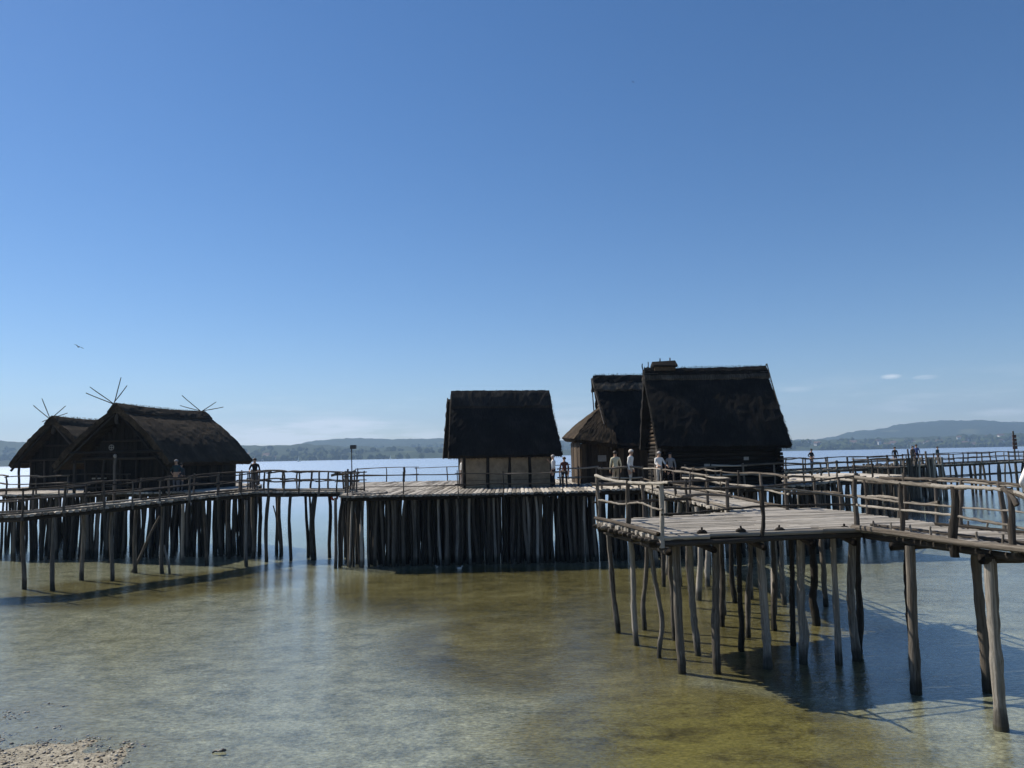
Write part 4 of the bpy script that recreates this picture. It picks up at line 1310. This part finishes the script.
def gabled_house(loc, rz, label, hl, hw, hd, ze, zr, seed, fans, hdl=None):
    hdl = hdl or hd
    h = empty('gabled_thatched_house', loc, rz)
    tag(h, label, 'house')
    g = random.Random(seed)
    slope(h, 'roof_slope', (-hl, -hd, ze), (hl + .2, -hd, ze), (hl - .2, 0, zr), (-hl - .05, 0, zr), 0.34, 'thatch_brown', seed, 0.22, jit=0.04, sag=0.10)
    slope(h, 'roof_slope', (hl + .2, hdl, ze - .06), (-hl, hdl, ze - .06), (-hl - .05, 0, zr), (hl - .2, 0, zr), 0.34, 'thatch_brown', seed + 1, 0.22, jit=0.04, sag=0.10)
    ridge_roll(h, 'ridge_cap', -hl - 0.1, hl - .15, 0.55, zr + 0.16, 0.50, 'thatch_brown', seed + 2, 0.12, sag=0.10)
    fringe(h, [((-hl, -hd, ze - .12), (hl + .2, -hd, ze - .12), (0, -.3, -1)), ((-hl, -hd, ze - .1), (-hl, 0, zr), (-1, -.4, -.6)), ((-hl, hdl, ze - .1), (-hl, 0, zr), (-1, .4, -.6)), ((-hl, 0, zr + .1), (hl, 0, zr + .05), (0, -.3, .6)), ((hl + .2, -hd, ze), (hl - .2, 0, zr), (1, -.4, -.2))], 2400, 'thatch_brown', seed + 3, (0.03, 0.09))
    house_core(h, -hl + 1.3, hl - 0.9, hw, 2.0, 'wall')
    board_wall(h, -hl + 1.15, hl - 0.75, -hw, 2.0, 0.26, 'wall', g)
    board_wall(h, -hl + 1.15, hl - 0.75, hw, 2.0, 0.26, 'wall', g)
    xw = -hl + 1.12
    gable_wall(h, xw, hw, ze, hd, zr, 0.26, 'wall', g, doors=((-0.55, 0.35, 1.9), (1.35, 2.15, 1.75)))
    gable_wall(h, hl - 0.72, hw, ze, hd, zr, 0.26, 'wall', g)
    # framing seen in the gable
    log('tie_beam', (xw - 0.12, -hw - .2, 1.95), (xw - 0.12, hw + .2, 1.95), 0.085, h, 'straight', 'beam', 8, g, local=True)
    log('tie_beam', (xw - 0.12, -hw * 0.62, 2.95), (xw - 0.12, hw * 0.62, 2.95), 0.07, h, 'straight', 'beam', 8, g, local=True)
    for y in (-hw, -0.65, 0.42, hw * 0.55, hw):
        log('wall_post', (xw - 0.1, y, -0.1), (xw - 0.1, y, 2.0), 0.085, h, 'post', 'beam', 6, g, local=True)
    log('king_post', (-hl + 0.1, 0, zr - 1.05), (-hl + 0.1, 0, zr - 0.15), 0.11, h, 'post', 'beam', 6, g, local=True)
    for s in (-1, 1):
        log('barge_pole', (-hl + 0.05, s * ((hdl if s > 0 else hd) - 0.15), ze - 0.42), (-hl + 0.05, s * 0.15, zr - 0.50), 0.075, h, 'straight', 'beam', 8, g, local=True)
        log('porch_post', (-hl + 0.35, s * (hd - 0.55), -0.1), (-hl + 0.35, s * (hd - 0.55), ze + 0.25), 0.085, h, 'post', 'beam', 6, g, local=True)
        log('wall_plate', (-hl + 0.2, s * (hd - 0.5), ze + 0.12), (hl - 0.2, s * (hd - 0.5), ze + 0.12), 0.075, h, 'straight', 'beam', 8, g, local=True)
    # door set back and a window with its sill
    d = MB().box(xw + 0.05, xw + 0.09, -0.50, 0.32, 0.0, 1.88).build('door', M['wall'], h)
    MB().box(xw + 0.02, xw + 0.05, 0.16, 0.22, 0.85, 1.0).build('handle', M['beam'], d)
    wd = MB().box(xw + 0.05, xw + 0.07, 1.35, 2.15, 0.85, 1.72).build('window', M['wall'], h)
    MB().box(xw - 0.14, xw + 0.03, 1.30, 2.20, 0.76, 0.84).build('sill', M['rail'], wd)
    for fb, fy, tips in fans:
        ridge_fan(h, fb, fy, tips)
    return h, xw
hl1, xw1 = gabled_house((-21.75, 47.6, HL), math.atan2(9, 1.4), 'larger gabled thatched house at left with pole fans on both ridge ends', 4.6, 2.65, 3.35, 1.62, 4.93, 40,
    [(AT(113.5, 404, 43.3), 43.3, ((86, 393), (90, 387), (121, 377.5), (127, 385.5))), (AT(201, 411.5, 51.6), 51.6, ((182, 395.5), (180, 405.5), (216, 402), (223.5, 407)))], hdl=4.0)
# round sun-cross ornament and pale knob on its gable
orn = MB()
for k in range(12):
    a0, a1 = 2 * math.pi * k / 12, 2 * math.pi * (k + 1) / 12
    orn.tube([(0, .15 * math.cos(a0), .15 * math.sin(a0)), (0, .15 * math.cos(a1), .15 * math.sin(a1))], 0.016, 5)
orn.tube([(0, -.15, 0), (0, .15, 0)], 0.016, 5); orn.tube([(0, 0, -.15), (0, 0, .15)], 0.016, 5)
oo = orn.build('cross_ornament', M['sign_paint'], hl1)
oo.location = (-4.70, 0.20, 2.55)
kb = MB().tube([(0, 0, 0), (0, 0, .08), (0, 0, .17), (0, 0, .22)], [0.05, .1, .085, .04], 8).build('skull_ornament', M['sign_paint'], hl1, True)
kb.location = (-4.66, -0.02, 1.95)
log('gable_post', (-4.62, -0.02, -0.1), (-4.62, -0.02, 1.95), 0.09, hl1, 'post', 'rail_dark', 6, RNG, local=True)
log('gable_beam', (-4.60, -2.9, 2.28), (-4.60, 2.9, 2.28), 0.07, hl1, 'straight', 'beam', 8, RNG, local=True)

hl2, xw2 = gabled_house((-29.85, 54.6, HL), math.atan2(9, 1.4), 'smaller gabled thatched house at far left, partly behind the larger one', 4.3, 2.4, 3.15, 1.70, 4.72, 60,
    [(AT(50, 419, 50.4), 50.4, ((33.5, 405.5), (42, 398.5), (65.5, 406), (67.5, 413)))])

# ------------------------------------------------------------------ people
SKIN = plain('skin', (0.42, 0.26, 0.18), 0.6, 0.3, 0.1)
HAIRS = {'dark': plain('dark_hair', (0.02, 0.015, 0.012), 0.6), 'grey': plain('grey_hair', (0.35, 0.33, 0.31), 0.7), 'brown': plain('brown_hair', (0.06, 0.035, 0.02), 0.6)}
_cl = {}
def cloth(c):
    if c not in _cl:
        _cl[c] = plain('cloth_%d' % len(_cl), c, 0.85, 0.15, 0.12, 14, 0.004)
    return _cl[c]

def person(label, pos, facing, height, shirt, trousers, hair='dark', arms='down', stride=0.0, lean=0.0, sleeves=False, group=None, cap=None, shorts=False):
    """a figure grown from one skeleton; facing is the heading of the body in degrees"""
    s = height / 1.75
    J, E, R = [], [], []
    def add(p, r, par=None):
        J.append(V(p)); R.append(r)
        if par is not None: E.append((par, len(J) - 1))
        return len(J) - 1
    ly = lean
    pel = add((0, 0, .95), .135)
    sp1 = add((0, .02 + ly * .3, 1.10), .125, pel)
    sp2 = add((0, .01 + ly * .7, 1.28), .145, sp1)
    chest = add((0, ly, 1.40), .125, sp2)
    nk = add((0, .01 + ly * 1.1, 1.50), .055, chest)
    h0 = add((0, .03 + ly * 1.2, 1.57), .075, nk)
    h1 = add((0, .03 + ly * 1.25, 1.65), .098, h0)
    h2 = add((0, .02 + ly * 1.3, 1.72), .080, h1)
    nose = add((0, .125 + ly * 1.25, 1.63), .016, h1)
    for sd in (-1, 1):
        hip = add((sd * .095, 0, .90), .100, pel)
        st = stride * sd
        kn = add((sd * .105, .03 + st * .45, .50), .062, hip)
        cf = add((sd * .107, -.005 + st * .75, .34), .058, kn)
        an = add((sd * .11, -.02 + st, .09), .040, cf)
        add((sd * .125, .15 + st, .035), .036, an)
        sh = add((sd * .185, ly, 1.40), .065, chest)
        if arms == 'down':
            pts = [(sd * .25, -.02 + ly * .6, 1.12), (sd * .26, .06 + ly * .3, .88)]
        elif arms == 'rail':
            pts = [(sd * .27, .10 + ly, 1.16), (sd * .22, .34 + ly, 1.08)]
        elif arms == 'camera':
            pts = [(sd * .27, .14 + ly, 1.20), (sd * .10, .30 + ly, 1.50)]
        elif arms == 'akimbo':
            pts = [(sd * .38, -.04 + ly, 1.17), (sd * .20, .08 + ly, 1.02)]
        elif arms == 'one_up':
            pts = [(sd * .27, .14 + ly, 1.20), (sd * .13, .30 + ly, 1.42)] if sd > 0 else [(sd * .25, -.02, 1.12), (sd * .26, .06, .88)]
        el = add(pts[0], .043, sh)
        wr = add(pts[1], .030, el)
        d = (V(pts[1]) - V(pts[0])).normalized()
        pm = add(V(pts[1]) + d * .07, .034, wr)
        side = d.cross(V((sd, 0, 0)))
        if side.length < .1: side = V((0, 1, 0))
        side.normalize()
        for q, ln in ((-1.5, .07), (-.5, .085), (.5, .082), (1.5, .065)):
            k = add(V(pts[1]) + d * (.09 + ln * .45) + side * q * .019, .0095, pm)
            add(V(pts[1]) + d * (.09 + ln) + side * q * .021 + V((-sd * .012, 0, 0)), .008, k)
        add(V(pts[1]) + d * .07 + side * .055, .010, pm)
    me = bpy.data.meshes.new('skeleton')
    me.from_pydata([tuple(p * s) for p in J], E, [])
    o = bpy.data.objects.new('person', me)
    COL.objects.link(o)
    o.modifiers.new('skin', 'SKIN')
    for k, sv in enumerate(me.skin_vertices[0].data):
        sv.radius = (R[k] * s, R[k] * s)
        sv.use_root = (k == 0)
    sb = o.modifiers.new('sub', 'SUBSURF'); sb.levels = 1; sb.render_levels = 1
    bpy.context.view_layer.update()
    dg = bpy.context.evaluated_depsgraph_get()
    nm = bpy.data.meshes.new_from_object(o.evaluated_get(dg))
    o.modifiers.clear()
    o.data = nm
    nm.materials.clear()
    for m in (SKIN, cloth(shirt), cloth(trousers), cloth((0.03, 0.03, 0.03))): nm.materials.append(m)
    names = list(range(len(J)))
    for p in nm.polygons:
        p.use_smooth = True
        c = p.center / s
        k = min(names, key=lambda q: (J[q] - c).length_squared)
        jz = J[k].z
        if c.z < .075: mi = 3
        elif k in (0,) or (k not in (1, 2, 3) and c.z < .97 and abs(c.x) < .22 and J[k].z < .96 and R[k] > .035): mi = 2
        elif k in (1, 2, 3) or (R[k] in (.065,)): mi = 1
        elif R[k] == .043: mi = 1
        elif R[k] == .030: mi = 1 if sleeves else 0
        else: mi = 0
        if mi == 2 and shorts and c.z < .48: mi = 0
        p.material_index = mi
    o.location = pos
    o.rotation_euler = (0, 0, math.radians(facing) - math.pi / 2)
    tag(o, label, 'person', group)
    # hair or cap
    hb = bmesh.new()
    bmesh.ops.create_icosphere(hb, subdivisions=2, radius=0.112)
    for v in list(hb.verts):
        if v.co.z < -.005 and v.co.y > -.02 or v.co.z < -.06: hb.verts.remove(v)
    for v in hb.verts:
        v.co.y *= 1.08
        v.co = (v.co + V((0, .02 + ly * 1.25, 1.675))) * s
    hm = bpy.data.meshes.new('hair'); hb.to_mesh(hm); hb.free()
    hm.materials.append(cloth(cap) if cap else HAIRS[hair])
    for p in hm.polygons: p.use_smooth = True
    link(bpy.data.objects.new('cap' if cap else 'hair', hm), o)
    # eyes and mouth
    for sd in (-1, 1):
        e = MB().tube([V((sd * .035, .112 + ly * 1.25, 1.65)) * s, V((sd * .035, .126 + ly * 1.25, 1.65)) * s], .010 * s, 6)
        e.build('eye', HAIRS['dark'], o)
    MB().box(-.024 * s, .024 * s, (.10 + ly * 1.25) * s, (.116 + ly * 1.25) * s, 1.585 * s, 1.593 * s).build('mouth', M['rust'], o)
    return o

WHITE, CREAM, NAVY, BLACK, GREY, BEIGE, RED, BLUE, TEAL = (.70, .69, .66), (.50, .46, .33), (.03, .04, .09), (.015, .015, .018), (.10, .10, .11), (.36, .31, .23), (.075, .028, .022), (.07, .11, .26), (.03, .055, .065)
p = AT(254.5, 480, 41.3); person('person in dark clothes leaning at the footbridge rail right of the left houses', (p.x, 41.35, 3.53), -80, 1.74, BLACK, GREY, arms='rail', lean=.06)
p = AT(165.5, 480, 41.6); person('taller of two visitors beside the larger gabled house wearing a pale cap', (p.x, 42.9, HL), -100, 1.78, TEAL, GREY, cap=(.22, .22, .22), arms='akimbo')
p = AT(173.5, 480, 42.4); person('shorter visitor in grey beside the capped one at the larger gabled house', (p.x, 43.3, HL), 80, 1.58, (.06, .06, .07), GREY, 'dark')
p = AT(461.3, 470, 44); person('person in a white top at the left corner of the small middle house', (p.x, 43.9, HC), 10, 1.68, WHITE, (.30, .26, .24), 'brown', lean=.05)
p = AT(553, 470, 43); person('person in pale shirt and dark trousers at the right corner of the small middle house', (p.x, 42.4, HC), 160, 1.74, WHITE, BLACK, 'grey', arms='one_up')
p = AT(564, 470, 41); person('person in a reddish top right of the small middle house', (p.x, 40.6, HC), 100, 1.62, RED, BLACK, 'brown')  # shade behind the house is put into the shirt colour
p = AT(620.5, 470, 36.4); person('person in a cream jacket seen from behind before the largest house', (p.x, 36.9 + 1.2, HE), 95, 1.82, CREAM, BEIGE, 'dark', sleeves=True)
p = AT(635, 470, 36.4); person('person in white with a pale cap looking down before the largest house', (p.x, 36.8 + 1.2, HE), -30, 1.88, WHITE, (.5, .48, .44), cap=(.6, .55, .48), lean=.05, stride=.06, sleeves=True)
p = AT(662, 470, 37.6); person('person in a striped white top against the dark wall of the largest house', (p.x, 38.3, HE), -70, 1.76, WHITE, (.34, .33, .31), 'grey', arms='rail')
p = AT(672.5, 470, 38); person('person in black and white clothes nearly lost against the largest house wall', (p.x, 38.45, HE), -110, 1.70, (.20, .20, .20), BLACK, 'dark')
p = AT(813, 470, 67.3); person('lone dark figure with bent elbow on the distant walkway', (p.x, 67.5, 3.4), -60, 1.80, BLACK, NAVY, arms='akimbo')
p = AT(896, 470, 74.3); person('far visitor left of the post cluster on the distant walkway', (p.x, 74.3, 3.44), -100, 1.78, BLACK, GREY)
p = AT(914, 470, 75.6); person('far visitor in brown standing among the tall posts', (p.x, 75.6, 3.5), -80, 1.78, (.09, .06, .05), GREY, 'brown')
p = AT(921.5, 470, 75.2); person('far visitor in a blue top, tallest among the post cluster', (p.x, 75.9, 3.5), -110, 1.92, BLUE, NAVY)
p = AT(941, 470, 76.6); person('far visitor at the right end of the post cluster', (p.x, 77.0, 3.46), -60, 1.72, TEAL, GREY)
person('person in white at the right edge on the near footbridge, elbow on the rail', (9.62, 14.1, 3.36), 100, 1.74, WHITE, GREY, 'brown', arms='akimbo', sleeves=True)

# ------------------------------------------------------------------ small things
lp = AT(352.5, 488, 39.6)
sp_ = empty('pole_lamp', (lp.x, 39.6, HC))
tag(sp_, 'thin pole carrying a small dark lamp box at the palisade corner', 'lamp')
log('pole', (lp.x, 39.6, HC - 0.1), AT(351.5, 446, 39.6), 0.03, sp_, 'post', 'dark_metal', 2)
tp = AT(353.3, 447, 39.6)
bx = MB().box(-.15, .15, -.09, .09, -.10, .10)
bo = bx.build('lamp_box', M['dark_metal'], sp_); bo.matrix_local = pinv(sp_) @ Matrix.Translation(tp)

rp = AT(334.5, 496.5, 40.9)
ring = MB()
pts = [(rp.x + .15 * math.cos(a), rp.y, rp.z + .19 * math.sin(a)) for a in [k * math.pi / 8 for k in range(17)]]
ring.tube(pts, 0.06, 7, caps=False)
lr = ring.build('life_ring', M['red'], None, True)
tag(lr, 'small red ring hanging below the footbridge beside the palisade', 'life ring')

# day mark on a pile beyond the distant walkway
dm = AT(1014.5, 450, 98)
dmk = empty('marker_post', (dm.x, 98, 0))
tag(dmk, 'reddish brown slatted marker board on a post beyond the distant walkway', 'marker')
log('pole', (dm.x, 98, -3), (dm.x, 98, 7.0), 0.13, dmk, 'pile', 'pile_dark', 10)
for k in range(4):
    zc = AT(1014.5, 447.5 - k * 3.7, 98).z
    bo = MB().box(-.30 + .02 * k, .30 - .02 * k, -.03, .03, -.20, .20).build('slat', M['rust'], dmk)
    bo.location = (0, -0.16, zc)

def bird_flying(u, v, y, span, rz, label):
    c = AT(u, v, y)
    b = empty('bird', c, rz)
    b.rotation_euler = (0, 0.35, rz)
    tag(b, label, 'bird')
    s = span
    MB().tube([(0, -.30 * s, 0), (0, -.15 * s, .01), (0, .05 * s, .01), (0, .2 * s, .02), (0, .28 * s, .015)], [.012 * s, .05 * s, .06 * s, .04 * s, .008 * s], 8).build('body', M['dark_feather'], b, True)
    for sd in (-1, 1):
        w = MB()
        w.v = [(sd * .03 * s, .10 * s, .02), (sd * .03 * s, -.08 * s, .02), (sd * .26 * s, -.06 * s, .10 * s), (sd * .26 * s, .12 * s, .11 * s), (sd * .5 * s, -.05 * s, .05 * s), (sd * .47 * s, 0.02 * s, .055 * s)]
        w.face([0, 1, 2, 3]); w.face([3, 2, 4, 5])
        wo = w.build('wing', M['dark_feather'], b)
        md = wo.modifiers.new('thickness', 'SOLIDIFY'); md.thickness = 0.012 * s
bird_flying(78.5, 347, 60, 0.8, 0.9, 'small dark bird flying above the left houses')
bird_flying(633, 82, 150, 0.7, 0.3, 'tiny dark speck of a bird high in the sky')

def bird_floating(u, v, s, rz, label):
    c = G(u, v)
    b = empty('water_bird', (c.x, c.y, 0), rz)
    tag(b, label, 'bird')
    MB().tube([(-.22 * s, 0, .10 * s), (-.14 * s, 0, .06 * s), (0, 0, .05 * s), (.14 * s, 0, .06 * s), (.2 * s, 0, .09 * s)], [.015 * s, .07 * s, .10 * s, .08 * s, .03 * s], 9).build('body', M['white_feather'], b, True)
    hd_ = MB().tube([(.15 * s, 0, .10 * s), (.19 * s, 0, .19 * s), (.22 * s, 0, .22 * s), (.27 * s, 0, .22 * s), (.33 * s, 0, .205 * s)], [.035 * s, .03 * s, .042 * s, .03 * s, .006 * s], 8).build('head', M['white_feather'], b, True)
    MB().tube([(-.24 * s, .05 * s, .13 * s), (0, .085 * s, .10 * s), (.08 * s, .08 * s, .08 * s)], [.01 * s, .035 * s, .02 * s], 6).build('wing', M['sign_paint'], b, True)
bird_floating(459.5, 569, 0.55, 0.3, 'white water bird floating before the middle of the palisade')
bird_floating(437, 567, 0.35, 2.6, 'tiny pale water bird close to the foot of the palisade')

# driftwood lump and stones at the water's edge
dw = G(219, 752.5)
d0 = empty('driftwood', (dw.x, dw.y, 0.0), 0.1)
tag(d0, 'dark waterlogged stick lying in the shallows near the bottom left', 'driftwood')
MB().tube([(-.12, 0, .0), (-.07, .01, .03), (0, 0, .022), (.06, .01, .035), (.12, 0, .03)], [.012, .022, .018, .034, .02], 8).build('stem', M['stone'], d0, True)
MB().tube([(-.02, .0, .02), (.02, -.03, .045), (.05, -.05, .05)], [.016, .02, .008], 7).build('knot', M['sign_paint'], d0, True)

def sailboat(u, v, dist, label):
    c = G(u, v) if False else AT(u, v, dist)
    b = empty('sailboat', (c.x, dist, 0), 0.4)
    tag(b, label, 'sailboat')
    MB().tube([(-4, 0, .5), (-2, 0, .3), (1, 0, .3), (4, 0, .7)], [.5, 1.0, 1.0, .15], 8).build('hull', M['sail'], b, True)
    m = MB(); m.v = [(0, 0, 1.2), (-3.4, .1, 1.4), (0, 0, 11.5)]; m.face([0, 1, 2])
    so = m.build('sail', M['sail'], b)
    md = so.modifiers.new('thickness', 'SOLIDIFY'); md.thickness = 0.05
    log('mast', (c.x, dist, .5), (c.x, dist, 12), .08, b, 'post', 'dark_metal', 2)
sailboat(299, 458, 1500, 'tiny white sailboat before the left far shore')
sailboat(391, 456.5, 1900, 'tiny white sailboat left of the small middle house')
sailboat(911, 447, 1800, 'tiny white sailboat above the distant post cluster')

# pebbles on the beach: nobody could count them
rgp = random.Random(77)
mb = MB()
for _ in range(14000):
    u, v = rgp.uniform(-60, 300), rgp.uniform(690, 800)
    c = G(u, v)
    z = shore_height(c.x, c.y)
    if z < -0.012: continue
    if mnoise.noise(V((c.x * 1.1, c.y * 1.1, 9))) < -0.25 and rgp.random() < 0.8: continue
    s = rgp.choice((.006, .006, .008, .008, .010, .010, .013, .018, .030)) * rgp.uniform(.7, 1.3)
    b = len(mb.v)
    rz = rgp.random() * 6
    ax, ay, az = s * rgp.uniform(.8, 1.4), s * rgp.uniform(.7, 1.1), s * rgp.uniform(.4, .7)
    mi = rgp.randrange(4)
    for q in ico_v:
        x, y = q.x * ax, q.y * ay
        mb.v.append((c.x + x * math.cos(rz) - y * math.sin(rz), c.y + x * math.sin(rz) + y * math.cos(rz), z + az * 0.3 + q.z * az))
    for f in ico_f: mb.face([b + i for i in f], mi)
pm = [plain('pebble_pale', (.40, .37, .31), .7), plain('pebble_grey', (.20, .19, .175), .7), plain('pebble_brown', (.22, .17, .11), .7), plain('pebble_dark', (.07, .065, .06), .6)]
po = mb.build('pebbles', pm, None, True)
tag(po, 'pebbles and shells strewn over the beach corner at bottom left', 'pebbles', kind='stuff')

# ------------------------------------------------------------------ haze: the blue air over the lake
hz = MB().box(-BX, BX, BY0, BY1, -9.0, 330.0)
t = NT('lake_haze')
pv = t.node('ShaderNodeVolumePrincipled'[10:])
pv.inputs['Color'].default_value = (0.46, 0.69, 1.0, 1)
pv.inputs['Density'].default_value = 0.00016
pv.inputs['Anisotropy'].default_value = 0.15
t.l.new(pv.outputs[0], t.out.inputs['Volume'])
tag(hz.build('haze', t.m), 'pale blue haze over the whole lake', 'haze', kind='stuff')
